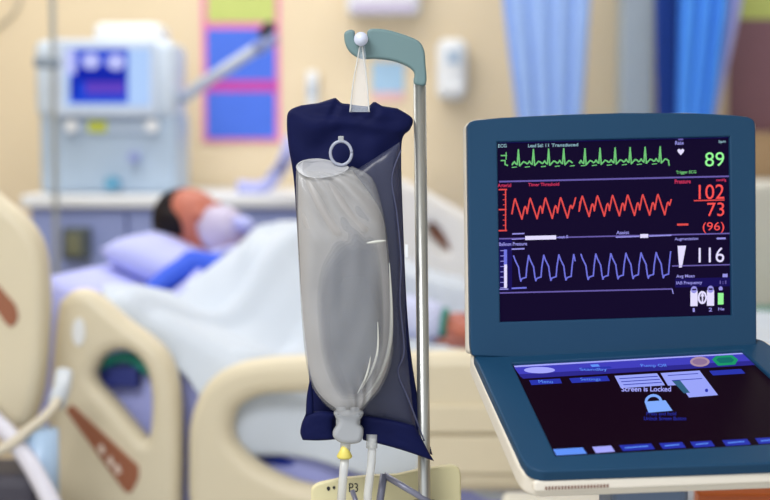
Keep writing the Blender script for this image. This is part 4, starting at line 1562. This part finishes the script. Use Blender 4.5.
for (x, y) in ((668, 376), (672, 381)):
    s.line([(x, y), (x + 30, y - 2)], 0.7, G_lbtn)
s.poly([(672, 381.4), (680, 380.8), (690, 393.2), (684, 393.8)], glow('touch_teal', (50, 96, 128)), 0.0006)
s.poly(ell(706.5, 391, 1.6, 1.8, 12), G_lbtn, 0.0007)
s.text('Screen is Locked', 621.5, 387.0, 671, 392.2, G_llav, bold=True)
# padlock
s.poly([(644.5, 402), (665.5, 400.6), (672.5, 411), (648.5, 413)], G_lock)
sk = []
for i in range(11):
    an = math.pi * i / 10
    sk.append((653.5 - 7.5 * math.cos(an) , 402.5 - 6.6 * math.sin(an)))
s.line(sk, 2.6, G_lock)
s.text('Press and hold', 646.5, 412.6, 676, 416, G_lbtn)
s.text('Unlock Screen Button', 644, 417.2, 686, 421, G_lbtn)
# lower buttons
s.poly([(553, 449.6), (582.5, 447.8), (587, 454), (556.5, 455.8)], G_lsky)
s.poly([(592, 447.2), (611, 446), (615, 452), (596, 453.4)], G_llav)
for x0, x1, y in ((619, 651, 445.6), (659, 682, 443.6), (690, 711, 442.2), (722, 747, 440.6), (755, 778, 438.6), (787, 812, 436.6)):
    s.poly([(x0, y), (x1, y - (x1 - x0) * 0.055), (x1 + 4, y + 5.6 - (x1 - x0) * 0.055), (x0 + 4, y + 5.8)], G_lbtn)
    s.line([(x0 + 6, y + 2.8), (x1 - 3, y + 2.6 - (x1 - x0) * 0.05)], 1.0, G_lsky)
s.build('touch_screen', con)

# hinge between the two
hp = [fu.w(*fu.hit(x, 352), -0.008) for x in (476, 748)]
link('hinge', tube(hp, 0.011, 20), M_console, con, True)
# front lip under the casing with its row of vent slots
bl0 = fl.w(*fl.hit(536, 474), -0.014); br0 = fl.w(*fl.hit(912, 459), -0.014)
ex = (br0 - bl0).normalized()
ff = Frame(bl0, ex, Z)
ln = (br0 - bl0).length
lip = link('front_lip', plate([rounded(-0.002, -0.006, ln, 0.006, 0.004)], ff, 0.03, 0.003, 0.0), M_case, con)
bm = bmesh.new()
for i in range(20):
    a_ = ff.w(0.010 + i * 0.0031, -0.0018, 0.0003)
    r_ = bmesh.ops.create_cube(bm, size=1)
    bmesh.ops.transform(bm, matrix=Matrix.Translation(a_) @ ff.mat().to_3x3().to_4x4() @ Matrix.Diagonal((0.0016, 0.0032, 0.0012, 1)), verts=r_['verts'])
link('vent_slots', done(bm), M_vent, lip)
# underside body, pedestal and cart
dd = (fl.y * -1)
mid = fl.w(0.12, -0.155, -0.034)
a_, b_ = at(612, 492, 1.50), at(690, 492, 1.50)
link('pedestal', box((a_.x, 1.50, 0.14), (b_.x, 1.60, mid.z + 0.004), 0.01), M_ped, con)
link('cart_base', box((a_.x - 0.01, 1.36, 0.10), (b_.x + 0.2, 1.86, 0.17), 0.02), M_case, con)
for x in (a_.x + 0.03, b_.x + 0.16):
    for y in (1.40, 1.82):
        link('caster', tube([(x - 0.015, y, 0.052), (x + 0.015, y, 0.052)], 0.052, 18), M_rubber, con)

# ------------------------------------------------------------------ wooden table behind the console
t = thing('wooden_table', 'orange-brown wooden table at the lower right under the console', 'table', Vector((0.72, 2.1, 0)))
tz = at(700, 462, 2.0).z
xa = at(694, 480, 1.95).x
link('table_top', box((xa, 1.93, tz - 0.03), (xa + 0.7, 2.45, tz), 0.005), M_wood, t)
link('apron', box((xa + 0.005, 1.945, tz - 0.22), (xa + 0.68, 1.965, tz - 0.03)), M_wood, t)
for x in (xa + 0.03, xa + 0.64):
    for y in (1.98, 2.40):
        link('leg', box((x - 0.02, y - 0.02, 0), (x + 0.02, y + 0.02, tz - 0.03), 0.003), M_wood, t)

# clutter between the bed rail and the console
t = thing('equipment_box', 'white box with dark slots below the bed rail under the console', 'equipment box', Vector((at(560, 490, 2.3).x, 2.3, 0)))
a_, b_ = at(505, 510, 2.28), at(612, 503, 2.28)
link('body', box((a_.x, 2.28, 0.02), (b_.x, 2.36, b_.z), 0.012), mat('box_white', (214, 212, 200), 0.45), t)
a_, b_ = at(534, 530, 2.27), at(560, 512, 2.27)
link('dark_slot', box((a_.x, 2.272, a_.z), (b_.x, 2.285, b_.z), 0.003), M_black, t)
for x in (a_.x, b_.x):
    link('foot', tube([(x, 2.32, 0), (x, 2.32, 0.025)], 0.02), M_rubber, t)
